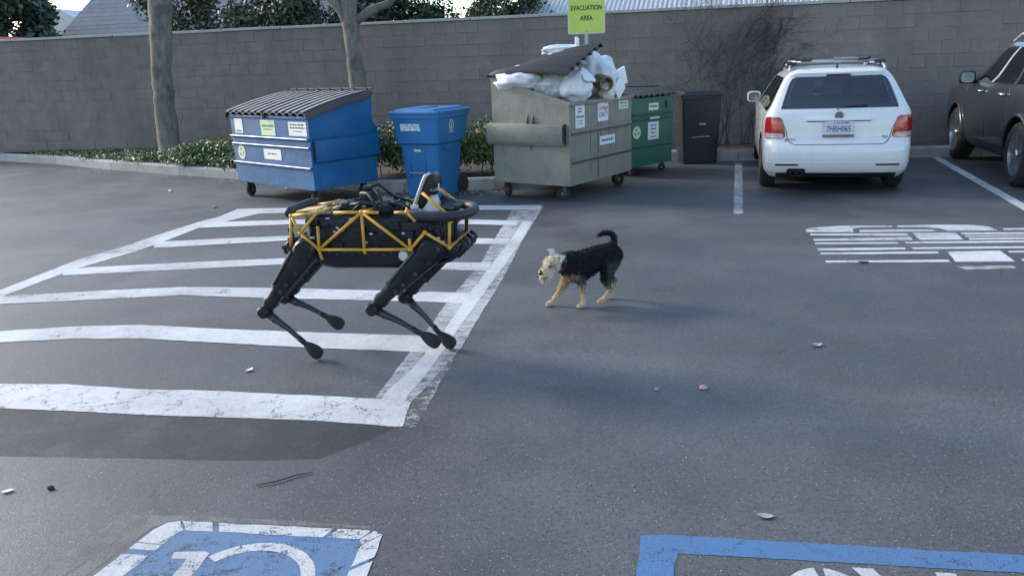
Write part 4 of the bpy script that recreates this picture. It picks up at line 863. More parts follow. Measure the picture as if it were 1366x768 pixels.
# front face detail: recessed panel, catch bar, stamped print (front face is -y)
def front_y(z): return -(np.interp(z, [.02, .60, .66, .685, .98], [.245, .2875, .295, .345 - .02, .375 - .02]))*1.02
fr = MB()
for x in (-.10, .125): fr.box((x - .05, front_y(.45) - .004, .47), (.018, .022, .40))
fr.box((-.038, front_y(.66) - .006, .675), (.24, .02, .016)); fr.build('panel_frame', MT['bluep'], bc, bevel=.004)
mb = MB(); mb.tube([(-.145, front_y(.30) - .025, .32), (.07, front_y(.30) - .025, .32)], .009, 8); mb.build('catch_bar', MT['galv'], bc)
mb = MB(); mb.prism(ringpoly((-.03, .42), .055, .07, 10, 170, 1.2, 10), lambda u, w, a: (u, front_y(.5) + .025 - a, w), 0, .02); mb.build('moulded_arch', MT['bluep'], bc)
mb = MB()
q = random.Random(4)
for row, z in enumerate((.905, .875, .848)):
    x = -.20
    while x < .06:
        w = q.uniform(.015, .04); mb.prism([(x, z - .0125), (x + w, z - .0125), (x + w, z + .0125), (x, z + .0125)], lambda u, v, a: (u, front_y(z) - a - .001, v), 0, .002); x += w + q.choice((.004, .004, .012))
mb.build('stamped_print', MT['sticker'], bc)
mb = MB(); mb.box((-.01, front_y(.60) - .006, .595), (.10, .004, .03)); mb.build('stamp', MT['stickerg'], bc)
# emblem ring on the right side (+x)
mb = MB(); f = lambda u, w, a: (.324 + a + (w - .85)*.075, -.03 + u, w)
mb.prism(ringpoly((0, .88), .045, .055, 0, 359.9, 1.25, 28), f, 0, .004); mb.prism([(-.01, .84), (.01, .84), (.012, .89), (0, .925), (-.012, .89)], f, 0, .004); mb.box((.324 - .003, -.03, .80), (.008, .09, .006)); mb.build('round_emblem', MT['sticker'], bc)
mb = MB(); mb.prism(ringpoly((.0, .66), .20, .22, 200, 340, .35, 12), lambda u, w, a: (.30 + a, u, w), 0, .02); mb.build('moulded_rib', MT['bluep'], bc)
bb = cart('black lidded bin standing alone between green dumpster and white car', (2.93, 12.36 - .03, 0), -.05, 'binp', .98, False)
mb = MB(); mb.box((.02, -.300, .60), (.10, .006, .035)); mb.build('label_plate', MT['steel'], bb)
mb = MB(); mb.tube([(-.13, -.305, .40), (.13, -.305, .41)], .008, 8); mb.build('catch_bar', MT['galv'], bb)

# ---- evacuation sign
sg = thing('evacuation_sign', 'yellow green EVACUATION AREA sign on a post behind the tan dumpster', 'sign', (1.32, 13.0, .1), -.04)
mb = MB(); mb.box((0, 0, .0), (.05, .035, 5.1)); mb.v = [(x, y, z + 1.25) for x, y, z in mb.v]; mb.v = [(x, y, max(z, -.1) if z < 0 else min(z, 2.75)) for x, y, z in mb.v]; mb.build('post', MT['galv'], sg)
mb = MB(); mb.prism(rrect(.575, .80, .03), lambda u, w, a: (u, a, 2.265 + w), -.032, -.022); pn = mb.build('panel', MT['signb'], sg)
mb = MB(); mb.prism(rrect(.525, .745, .02), lambda u, w, a: (u, a, 2.265 + w), -.035, -.0322); mb.build('sign_face', MT['signy'], pn)
for body, z, sx in (('EVACUATION', 2.245, .98), ('AREA', 2.095, 1.0)):
    me = text_mesh(body, .098, MT['signink'], 'lettering', .0008, sx=.80*sx, bold=.0025); me.transform(Matrix.Translation((0, -.0365, z)) @ Matrix.Rotation(R_(90), 4, 'X')); link('lettering', me, pn)
mb = MB()
for z in (1.90, 2.63): mb.lathe([(.001, -.004), (.012, -.003), (.012, .0)], 'y', (0, -.035, z), 10)
mb.build('bolt', MT['steel'], pn)
# ------------------------------------------------------------------ cars: a body grown from stacked plan outlines
def pchip(xs, ys):
    xs = np.array(xs, float); ys = np.array(ys, float); h = np.diff(xs); d = np.diff(ys)/h; m_ = np.zeros_like(xs)
    for i in range(1, len(xs)-1):
        if d[i-1]*d[i] > 0: w1 = 2*h[i]+h[i-1]; w2 = h[i]+2*h[i-1]; m_[i] = (w1+w2)/(w1/d[i-1]+w2/d[i])
    m_[0], m_[-1] = d[0], d[-1]
    def f(x):
        x = min(max(x, xs[0]), xs[-1]); i = min(int(np.searchsorted(xs, x, 'right')) - 1, len(xs)-2); t = (x-xs[i])/h[i]
        return float((1+2*t)*(1-t)**2*ys[i] + t*(1-t)**2*h[i]*m_[i] + t*t*(3-2*t)*ys[i+1] + t*t*(t-1)*h[i]*m_[i+1])
    return f

class CarShape:
    def __init__(s, prof, L, crown=.06, taper=.05):
        z = [p[0] for p in prof]; s.yr, s.yf, s.w, s.r = [pchip(z, [p[i] for p in prof]) for i in (1, 2, 3, 4)]
        s.L, s.crown, s.tp = L, crown, taper
    def tap(s, y): return 1 - s.tp * abs((y - s.L/2)/(s.L/2))**3
    def pt(s, z, u):
        """u 0..1 rear face, 1..2 rear corner, 2..3 side, 3..4 front corner, 4..5 front face; negative u mirrors to the left"""
        sg = 1 if u >= 0 else -1; u = abs(u); yr, yf, w, r = s.yr(z), s.yf(z), s.w(z), s.r(z); wi = w - r; rc = min(r, (yf - yr)*.3)
        cr = lambda x: s.crown*(x/max(w, .01))**2
        if u <= 1: x = wi*u; y = yr + cr(x)
        elif u <= 2: a = (u-1)*math.pi/2; x = wi + r*math.sin(a); y = yr + cr(wi) + rc*(1-math.cos(a))
        elif u <= 3: x = w; y = (yr + cr(wi) + rc) + (u-2)*((yf - cr(wi) - rc) - (yr + cr(wi) + rc))
        elif u <= 4: a = (u-3)*math.pi/2; x = wi + r*math.cos(a); y = yf - cr(wi) - rc*(1-math.sin(a))
        else: x = wi*(5-u); y = yf - cr(x)
        return Vector((sg*x*s.tap(y), y, z))
    def nrm(s, z, u):
        e = 1e-3; a = s.pt(z, u+e) - s.pt(z, u-e); b = s.pt(z+e, u) - s.pt(z-e, u); n = a.cross(b)
        if n.length < 1e-12: return Vector((0, 0, 1))
        n.normalize(); p = s.pt(z, u)
        if n.dot(Vector((p.x, p.y - s.L/2, .001))) < 0: n = -n
        return n
    def u_side(s, z, y):
        a = s.pt(z, 2).y; b = s.pt(z, 3).y; return 2 + (y-a)/(b-a)
    def u_rear(s, z, x):
        sg = 1 if x >= 0 else -1; x = abs(x); lo, hi = 0.0, 2.0
        for _ in range(26):
            m_ = (lo+hi)/2
            if s.pt(z, m_).x < x: lo = m_
            else: hi = m_
        return sg*lo
    def patch(s, name, m_, parent, z0, z1, ua, ub, off=.004, nz=8, nu=12, thick=.012, rc=0.0, smooth=True):
        """panel lying on the skin between u limits ua(z), ub(z); rc rounds its corners (in metres of height)"""
        rows = []; inner = []
        for k in range(nz + 1):
            t = k/nz
            if rc: t = .5 - .5*math.cos(math.pi*t)
            z = z0 + (z1-z0)*t; a, b = ua(z), ub(z); ins = 0
            if rc:
                dd = min(z - z0, z1 - z)
                if dd < rc: ins = 1 - math.sqrt(max(0, 1 - ((rc-dd)/rc)**2))
            A, B = s.pt(z, a), s.pt(z, b); wd = max((B-A).length, 1e-4); f = min(.49, ins*rc/wd)
            a, b = a + (b-a)*f, b - (b-a)*f
            r1 = []; r2 = []
            for i in range(nu + 1):
                u = a + (b-a)*i/nu; p = s.pt(z, u); n = s.nrm(z, u); r1.append(p + n*off); r2.append(p + n*(off-thick))
            rows.append(r1); inner.append(r2)
        mb = MB(); mb.loft(rows, caps=False, closed=False)
        rim = [(rows[0][i], inner[0][i]) for i in range(nu+1)] + [(rows[k][nu], inner[k][nu]) for k in range(1, nz+1)] + [(rows[nz][i], inner[nz][i]) for i in range(nu-1, -1, -1)] + [(rows[k][0], inner[k][0]) for k in range(nz-1, 0, -1)]
        mb.loft([[a for a, b in rim], [b for a, b in rim]], caps=False)
        return mb.build(name, MT[m_], parent, auto=40 if smooth else 1)
    def seam(s, pts, r=.0035, off=.0, seg=5): return [s.pt(z, u) + s.nrm(z, u)*off for z, u in pts]
    def body(s, zs, us, holes, arches, mats, parent, matfn=None, name='body'):
        ulist = us + [-u for u in us[::-1] if 0 < u < 5]; n = len(ulist); mb = MB(); rings = [[s.pt(z, u) for u in ulist] for z in zs]
        V = [p for q in rings for p in q]; F = []; M_ = []
        for k in range(len(zs)-1):
            for i in range(n):
                j = (i+1) % n; F.append((k*n+i, k*n+j, (k+1)*n+j, (k+1)*n+i))
                zc = (zs[k]+zs[k+1])/2; a, b = ulist[i], ulist[j]
                uc = (abs(a)+abs(b))/2; sgn = 1 if (a+b) >= 0 else -1
                h = any(z0-1e-6 <= zc <= z1+1e-6 and u0-1e-6 <= uc <= u1+1e-6 for z0, z1, u0, u1 in holes)
                M_.append(1 if h else (matfn(zc, uc) if matfn else 0))
        F.append(tuple(range(n))[::-1]); M_.append(2); F.append(tuple((len(zs)-1)*n+i for i in range(n))); M_.append(0)
        mb.add(V, F); mb.m = M_
        me = mb.mesh(name, mats); bm = bmesh.new(); bm.from_mesh(me); bmesh.ops.recalc_face_normals(bm, faces=bm.faces); bm.to_mesh(me); bm.free()
        o = link(name, me, parent)
        for (y, zc, r, hw, dep) in arches:
            for sg in (-1, 1):
                c = MB(); c.lathe([(r, 0), (r, dep)], 'x', seg=40); c.v = [((hw - dep + .2 + p[0])*sg, p[1]+y, p[2]+zc) for p in c.v]
                cme = c.mesh('cut', mats); cme.polygons.foreach_set('material_index', [2]*len(cme.polygons))
                b2 = bmesh.new(); b2.from_mesh(cme); bmesh.ops.recalc_face_normals(b2, faces=b2.faces); b2.to_mesh(cme); b2.free()
                co_ = link('cut', cme); md = o.modifiers.new('b', 'BOOLEAN'); md.object = co_; md.solver = 'EXACT'; md.operation = 'DIFFERENCE'
                old = o.parent; o.parent = None
                bpy.context.view_layer.update(); nm = evalmesh(o); o.modifiers.clear(); o.data = nm; o.parent = old; bpy.data.objects.remove(co_)
        bm = bmesh.new(); bm.from_mesh(o.data); bmesh.ops.delete(bm, geom=[f for f in bm.faces if f.material_index == 1], context='FACES')
        for f in bm.faces: f.smooth = True
        for e in bm.edges: e.smooth = not (len(e.link_faces) == 2 and e.calc_face_angle(0) > R_(28))
        bm.to_mesh(o.data); bm.free(); return o

def car_wheel(parent, x, y, r, w, side, spokes=5, tw=.6, rim='alloy'):
    t = thing('wheel', loc=(x, y, r)); t.parent = parent
    mb = MB(); rr = r*tw + .02
    mb.lathe([(rr, -w/2 + .01), (r*.86, -w/2), (r*.97, -w/2 + .025), (r, -w/2 + .05), (r, w/2 - .05), (r*.97, w/2 - .025), (r*.86, w/2), (rr, w/2 - .01)], 'x', seg=36, caps=False)
    me = mb.build('tyre', MT['rubber'], t, auto=35)
    rm = MB(); o = side*(w/2 - .012)
    secs = [[(h, q_*math.cos(2*math.pi*i/32), q_*math.sin(2*math.pi*i/32)) for i in range(32)] for q_, h in ((rr + .004, o), (rr - .012, o - side*.002), (rr - .025, o - side*.07), (.02, o - side*.085))]
    rm.loft(secs, caps=False)
    for k in range(spokes):
        a = 2*math.pi*k/spokes + .3; c, s_ = math.cos(a), math.sin(a); q1, q2 = .05, rr - .006
        P = lambda q_, d, h: (h, q_*c - d*s_, q_*s_ + d*c)
        A = [P(q1, -.035, o - side*.015), P(q1, .035, o - side*.015), P(q1, .035, o - side*.05), P(q1, -.035, o - side*.05)]
        B = [P(q2, -.024, o - side*.006), P(q2, .024, o - side*.006), P(q2, .024, o - side*.04), P(q2, -.024, o - side*.04)]
        rm.loft([A, B])
    rm.lathe([(.001, o + side*.0), (.045, o - side*.002), (.058, o - side*.02), (.058, o - side*.06)], 'x', seg=20)
    rm.build('rim', MT[rim], t, auto=35); return t

def seats(parent, ys, zseat, w, hr=True, m_='seat'):
    for y, xs in ys:
        for x in xs:
            mb = MB(); M_ = Matrix.Rotation(R_(-14), 3, 'X'); mb.box((x, y, zseat + .28), (w, .14, .62), M=M_); mb.box((x, y + .25, zseat), (w, .5, .16)); s_ = mb.build('seat', MT[m_], parent, bevel=.05, segs=3)
            mb = MB(); mb.box((x, y - .10, zseat + .70), (w*.52, .10, .19), M=M_); mb.tube([(x-.06, y-.09, zseat+.56), (x-.06, y-.10, zseat+.64)], .008, 6); mb.tube([(x+.06, y-.09, zseat+.56), (x+.06, y-.10, zseat+.64)], .008, 6); mb.build('headrest', MT[m_], s_, bevel=.03, segs=3)

def mirror(parent, S, z, y, sg, m_, reach=.16, h=.14, cap=None):
    u = S.u_side(z, y); b = S.pt(z, u); x0 = abs(b.x)
    mb = MB()
    secs = []
    for k, (yy, sc) in enumerate(((-.07, .82), (-.055, 1.0), (.0, 1.0), (.05, .82), (.09, .4))):
        secs.append([(sg*(x0 + reach*.62 + px*sc), y + yy, z + .03 + pz*sc) for px, pz in rrect(.20, h, .05, 5)])
    mb.loft(secs); mb.tube([(sg*(x0 - .02), y + .02, z - .03), (sg*(x0 + .06), y + .02, z - .015), (sg*(x0 + .10), y + .02, z + .01)], [.03, .025, .022], 8)
    o = mb.build('side_mirror', MT[cap or m_], parent, auto=40)
    g = MB(); g.prism(rrect(.165, h*.80, .045, 5), lambda a, b_, c: (sg*(x0 + reach*.62 + a*.96), y - .071 + c, z + .03 + b_), -.004, .0); g.build('mirror_glass', MT['mglass'], o)
    return o

MT['mglass'] = mat('mirror_glass', (0.30, 0.34, 0.36), 0.05, 1.0, var=0.02)
def lin(a, b, n): return [a + (b-a)*i/n for i in range(n)]

# ---- white station wagon
wc = thing('parked_car', 'white station wagon parked nose to the wall, seen from behind', 'car', (3.676, 8.865, 0), R_(-15.5), group='cars parked against the wall')
wc.scale = (.91, .93, .96)
WP = [ # z, rear y, front y, half width, corner radius
 (.20, .16, 4.30, .80, .16), (.27, .07, 4.42, .86, .20), (.36, .02, 4.52, .883, .22), (.46, .0, 4.55, .888, .22), (.55, .004, 4.54, .89, .22), (.60, .03, 4.52, .888, .21), (.66, .075, 4.49, .888, .20), (.78, .082, 4.42, .888, .20), (.86, .088, 4.25, .884, .19), (.92, .10, 3.75, .872, .17),
 (.965, .115, 3.30, .852, .12), (1.02, .15, 3.12, .815, .085), (1.16, .265, 2.78, .742, .067), (1.30, .385, 2.44, .668, .058), (1.355, .43, 2.28, .632, .07), (1.395, .42, 2.12, .59, .11), (1.43, .50, 1.95, .53, .14), (1.452, .72, 1.75, .44, .16), (1.466, 1.05, 1.50, .22, .10)]
ws = CarShape(WP, 4.55, .055, .05)
zs = [.20, .235, .27, .315, .36, .41, .46, .51, .55, .575, .60, .63, .66, .72, .78, .83, .86, .89, .92, .945, .965, .985, 1.02, 1.09, 1.16, 1.23, 1.30, 1.328, 1.355, 1.375, 1.395, 1.413, 1.43, 1.442, 1.452, 1.460, 1.466]
us = lin(0, .87, 6) + lin(.87, 1, 2) + lin(1, 2, 6) + [2, 2.03, 2.06] + lin(2.06, 2.90, 22) + [2.90, 2.95] + lin(3, 4, 5) + [4, 4.10] + lin(4.10, 5, 6) + [5]
wholes = [(1.02, 1.328, 0, .87), (.985, 1.328, 2.06, 2.90), (1.02, 1.355, 4.10, 5)]
RY, FY, WR = .82, 3.55, .318
ws.body(zs, us, wholes, [(RY, WR, .375, .90, .45), (FY, WR, .375, .90, .45)], [MT['wpaint'], MT['wpaint'], MT['black']], wc)
for y in (RY, FY):
    for sg in (-1, 1): car_wheel(wc, sg*.775, y, WR, .205, sg)
# rear glass with dark border
k = .93
g = ws.patch('rear_window', 'glass', wc, 1.0, 1.352, lambda z: -.955, lambda z: .955, .006, 16, 16, .008, .07)
for nm, z0, z1, a, b in (('frit_border', 1.0, 1.035, -.95, .95), ('frit_border', 1.322, 1.352, -.91, .91)): ws.patch(nm, 'black', g, z0, z1, lambda z: a, lambda z: b, .0045, 3, 12, .008, .0)
for sg in (-1, 1): ws.patch('frit_border', 'black', g, 1.02, 1.335, lambda z: sg*.875, lambda z: sg*.945, .0046, 8, 3, .008)
ws.patch('brake_light', 'dred', wc, 1.352, 1.378, lambda z: -.27, lambda z: .27, .012, 3, 8, .02, .006)
for sg in (-1, 1):
    g = ws.patch('side_window', 'dglass', wc, .965, 1.345, lambda z: sg*2.045, lambda z: sg*2.915, .004, 10, 24, .008, .05)
    for a in (.205, .49): ws.patch('door_pillar', 'black', g, .97, 1.34, lambda z: sg*(2.05 + a - .012), lambda z: sg*(2.05 + a + .012), .0065, 6, 2, .008)
ws.patch('windscreen', 'glass', wc, .99, 1.375, lambda z: 4.05, lambda z: 5.0, .004, 10, 8, .008); ws.patch('windscreen', 'glass', wc, .99, 1.375, lambda z: -5.0, lambda z: -4.05, .004, 10, 8, .008)
# tail lights wrap the corner
for sg in (-1, 1):
    ua = lambda z: sg*ws.u_rear(z, .555 + .05*max(0, (.90 - z)/.25) * (1 if z > .72 else 1)) if False else sg*abs(ws.u_rear(z, .60 + .06*((z - .665)/.245)))
    o = ws.patch('tail_light', 'red', wc, .665, .91, ua, lambda z: sg*1.78, .010, 12, 10, .03, .035)
    ws.patch('indicator', 'lens', o, .672, .725, lambda z: sg*(abs(ws.u_rear(z, .60 + .06*((z - .665)/.245))) + .045), lambda z: sg*1.70, .0125, 4, 8, .02, .01)
    ws.patch('lamp_disc', 'redb', o, .755, .885, lambda z: sg*1.02, lambda z: sg*1.36, .0125, 10, 8, .02, .06) if 'redb' in MT else None
# tailgate seam, handle ledge, bumper lines
def strip(name, parent, pts, r, m_, seg=6): mb = MB(); mb.tube(pts, r, seg); return mb.build(name, MT[m_], parent, smooth=True)
tl = [(z, -ws.u_rear(z, x)) for z, x in ((.89, .68), (.84, .645), (.74, .60), (.66, .585), (.615, .55), (.596, .50))]
bt = [(.596, ws.u_rear(.596, x)) for x in np.linspace(-.48, .48, 13)]
strip('tailgate_seam', wc, ws.seam(tl + bt + [(z, -u) for z, u in tl[::-1]], off=.0), .005, 'seamd' if 'seamd' in MT else 'ghost')
ws.patch('tailgate_ledge', 'wpaint', wc, .862, .884, lambda z: ws.u_rear(z, -.37), lambda z: ws.u_rear(z, .37), .028, 4, 16, .06, .006)
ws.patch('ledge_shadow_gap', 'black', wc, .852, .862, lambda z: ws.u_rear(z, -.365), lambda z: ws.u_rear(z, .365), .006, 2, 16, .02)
for sg in (-1, 1): ws.patch('reflector', 'dred', wc, .352, .372, lambda z: ws.u_rear(z, sg*.58 - .135), lambda z: ws.u_rear(z, sg*.58 + .135), .005, 3, 10, .012, .006)
ws.patch('bumper_valance', 'black', wc, .205, .262, lambda z: ws.u_rear(z, -.70), lambda z: ws.u_rear(z, .70), .006, 4, 14, .02, .02)
mb = MB()
for x in (-.50, -.42): 
    secs = [[(x + r*math.cos(2*math.pi*i/16), h, .262 + r*math.sin(2*math.pi*i/16)) for i in range(16)] for r, h in ((.036, .20), (.036, .045), (.030, .045), (.030, .15))]; mb.loft(secs, caps=True)
mb.build('exhaust_pipe', MT['black'], wc, auto=40)
ws.patch('exhaust_cutout', 'black', wc, .235, .318, lambda z: ws.u_rear(z, -.575), lambda z: ws.u_rear(z, -.355), .004, 5, 6, .01, .03)
strip('bumper_crease', wc, ws.seam([(.385, u) for u in np.linspace(-1.9, 1.9, 40)], off=-.002), .006, 'wpaint')
# number plate
yb = ws.pt(.775, 0).y
pl = MB(); pl.prism(rrect(.335, .165, .012), lambda u, w, a: (u, yb - .016 - a, .775 + w), 0, .006); plo = pl.build('number_plate', MT['plate'], wc, bevel=.0015, segs=1)
me = text_mesh('7HRH065', .098, MT['inkb'], 'plate_lettering', .0006, sx=.70, bold=.001); me.transform(Matrix.Translation((0, yb - .0232, .768)) @ Matrix.Rotation(R_(90), 4, 'X')); link('plate_lettering', me, plo)
me = text_mesh('California', .030, MT['inkr'], 'plate_lettering', .0006, shear=.2); me.transform(Matrix.Translation((0, yb - .0232, .838)) @ Matrix.Rotation(R_(90), 4, 'X')); link('plate_lettering', me, plo)
mb = MB(); mb.box((.09, yb - .023, .842), (.045, .002, .015)); mb.build('registration_tab', MT['ink'], plo)
fr = MB(); fr.prism(rrect(.36, .03, .008), lambda u, w, a: (u, yb - .015 - a, .692 + w), 0, .01); fr.build('plate_frame', MT['ghost'], wc)
# round badge with two stacked letter shapes, script badges
ye = ws.pt(.918, 0).y
em = MB(); f = lambda u, w, a: (u, ye - .006 - a + (w)*-.1, .918 + w)
em.prism(ringpoly((0, 0), .040, .050, 0, 359.9, 1, 28), f, 0, .008)
def stroke(p, q, w=.008):
    d = Vector((q[0]-p[0], q[1]-p[1])).normalized(); n = Vector((-d.y, d.x))*w/2; return [(p[0]-n.x, p[1]-n.y), (q[0]-n.x, q[1]-n.y), (q[0]+n.x, q[1]+n.y), (p[0]+n.x, p[1]+n.y)]
for p, q_ in (((-.017, .038), (0, .006)), ((.017, .038), (0, .006)), ((-.037, .016), (-.015, -.034)), ((-.015, -.034), (0, .0)), ((0, .0), (.015, -.034)), ((.015, -.034), (.037, .016))): em.prism(stroke(p, q_), f, .001, .007)
emb = em.build('badge', MT['steel'], wc); bk = MB(); bk.prism(ringpoly((0, 0), .0, .041, 0, 359.9, 1, 24), f, -.002, .001); bk.build('badge_field', MT['badgeb'] if 'badgeb' in MT else MT['ghost'], emb)
for body, x, z, s_ in (('JETTA', -.555, .645, .040), ('TDI', .53, .672, .036)):
    u = ws.u_rear(z, x); p = ws.pt(z, u) + ws.nrm(z, u)*.004
    me = text_mesh(body, s_, MT['ghost'], 'script_badge', .002, sx=1.15); me.transform(Matrix.Translation(p + Vector((0, -.004, 0))) @ Matrix.Rotation(R_(90), 4, 'X')); link('script_badge', me, wc)
# roof rails, cross bars with clamps, antenna
for sg in (-1, 1):
    P = [(sg*.56, .62, 1.40), (sg*.56, .66, 1.452), (sg*.555, .8, 1.472), (sg*.55, 1.4, 1.485), (sg*.54, 2.0, 1.47), (sg*.535, 2.2, 1.42)]
    strip('roof_rail', wc, P, .017, 'galv', 8)
for y in (.86, 1.75):
    mb = MB(); mb.tube([(-.52, y, 1.515), (.52, y, 1.515)], .014, 8); cb = mb.build('cross_bar', MT['galv'], wc, smooth=True)
    for sg in (-1, 1):
        mb = MB(); mb.box((sg*.53, y, 1.50), (.12, .09, .045)); mb.box((sg*.555, y, 1.475), (.05, .07, .05)); mb.build('clamp', MT['black'], cb, bevel=.01)
    for x, c_ in ((-.36, 'black'), (.34, 'black')):
        mb = MB(); mb.box((x, y, 1.535), (.13, .10, .03)); mb.box((x + .06, y - .02, 1.55), (.03, .07, .03)); mb.build('rack_clip', MT[c_], cb, bevel=.006)
    mb = MB(); mb.box((.22, y, 1.545), (.28, .05, .022)); mb.build('rack_tray', MT['steel'], cb, bevel=.006)
mb = MB(); mb.loft([[(-.018, .60, 1.425), (.018, .60, 1.425), (.018, .72, 1.445), (-.018, .72, 1.445)], [(-.004, .60, 1.50), (.004, .60, 1.50), (.004, .625, 1.50), (-.004, .625, 1.50)]]); mb.build('antenna', MT['black'], wc, bevel=.003)
mirror(wc, ws, 1.00, 2.78, -1, 'wpaint', .17, .155); mirror(wc, ws, 1.00, 2.78, 1, 'wpaint', .17, .155)
for sg in (-1, 1):
    for y in (1.50, 2.45):
        u = ws.u_side(.82, y); p = ws.pt(.82, u); mb = MB(); mb.tube([p + Vector((0, -.09, 0)), p + Vector((sg*.035, -.07, .0)), p + Vector((sg*.035, .07, .0)), p + Vector((0, .09, 0))], .014, 8); mb.build('door_handle', MT['wpaint'], wc, smooth=True)
    for pts in ([(z, sg*ws.u_side(z, 1.28 - .35*max(0, .72 - z))) for z in np.linspace(.40, .96, 8)], [(z, sg*ws.u_side(z, 2.05)) for z in np.linspace(.34, .96, 8)], [(z, sg*ws.u_side(z, 3.05)) for z in np.linspace(.34, .96, 8)]):
        strip('door_seam', wc, ws.seam(pts, off=0), .004, 'ghost')
seats(wc, [(1.05, (-.36, 0, .36)), (2.05, (-.37, .37))], .50, .46)
mb = MB(); mb.box((0, 1.7, .34), (1.5, 2.9, .06)); mb.box((0, .62, .70), (1.36, .7, .42)); mb.box((0, 2.95, .78), (1.4, .4, .26)); mb.build('cabin_floor', MT['ghost'], wc, bevel=.03)
mb = MB(); mb.tube([(-.37 + .17*math.cos(a), 2.62 + .05*math.sin(a), .86 + .17*math.sin(a)) for a in np.linspace(0, 2*math.pi, 20, False)], .014, 6, closed=True); mb.build('steering_wheel', MT['black'], wc, smooth=True)
mb = MB(); mb.box((0, 2.45, 1.27), (.22, .03, .065)); mb.build('rear_view_mirror', MT['black'], wc, bevel=.01)
w = MB(); w.tube([(-.02, ws.pt(1.0, 0).y - .025, .985), (.0, ws.pt(1.02, 0).y - .03, 1.015), (.32, ws.pt(1.03, .4).y - .02, 1.03)], .007, 6); w.build('rear_wiper', MT['black'], wc, smooth=True)

# ---- grey brown SUV at the right edge
sc = thing('parked_car', 'dark grey brown SUV parked nose to the wall at the right edge', 'car', (6.38, 7.86, 0), R_(-15.5), group='cars parked against the wall')
SP = [(.26, .22, 4.30, .82, .18), (.34, .08, 4.42, .88, .24), (.45, .02, 4.52, .905, .27), (.58, .0, 4.57, .915, .28), (.68, .03, 4.57, .918, .28), (.76, .07, 4.56, .918, .27), (.90, .08, 4.50, .918, .27), (1.00, .09, 4.30, .912, .26), (1.06, .11, 3.80, .90, .25),
 (1.11, .14, 3.42, .880, .22), (1.17, .19, 3.22, .855, .20), (1.32, .33, 2.98, .80, .19), (1.47, .46, 2.74, .745, .18), (1.54, .50, 2.60, .71, .18), (1.585, .47, 2.45, .67, .18), (1.62, .58, 2.2, .59, .18), (1.642, .85, 1.95, .45, .16), (1.655, 1.15, 1.65, .2, .1)]
ss = CarShape(SP, 4.57, .09, .06)
zs = [.26, .30, .34, .39, .45, .51, .58, .63, .68, .72, .76, .83, .90, .95, 1.0, 1.03, 1.06, 1.085, 1.11, 1.13, 1.17, 1.24, 1.32, 1.39, 1.47, 1.505, 1.54, 1.565, 1.585, 1.605, 1.62, 1.632, 1.642, 1.65, 1.655]
us = lin(0, .86, 6) + [.86] + lin(1, 2, 6) + [2, 2.03] + lin(2.06, 2.90, 26) + [2.90, 2.95] + lin(3, 4, 5) + [4, 4.10] + lin(4.10, 5, 6) + [5]
sholes = [(1.13, 1.505, 0, .86), (1.13, 1.505, 2.06, 2.90), (1.17, 1.54, 4.10, 5)]
SRY, SFY, SR = 1.00, 3.66, .362
ss.body(zs, us, sholes, [(SRY, SR, .425, .935, .45), (SFY, SR, .425, .935, .45)], [MT['gpaint'], MT['gpaint'], MT['black']], sc, matfn=lambda z, u: 2 if z < .42 else 0)
for y in (SRY, SFY):
    for sg in (-1, 1): car_wheel(sc, sg*.795, y, SR, .235, sg, tw=.62)
    for sg in (-1, 1):
        pts = []
        for a in np.linspace(-28, 208, 26):
            yy = y + .435*math.cos(R_(a)); zz = SR + .435*math.sin(R_(a)); zz = max(zz, .27); p = ss.pt(zz, ss.u_side(zz, yy)); pts.append((sg*(p.x + .004), yy, zz))
        strip('arch_trim', sc, pts, .022, 'gpaint', 6)
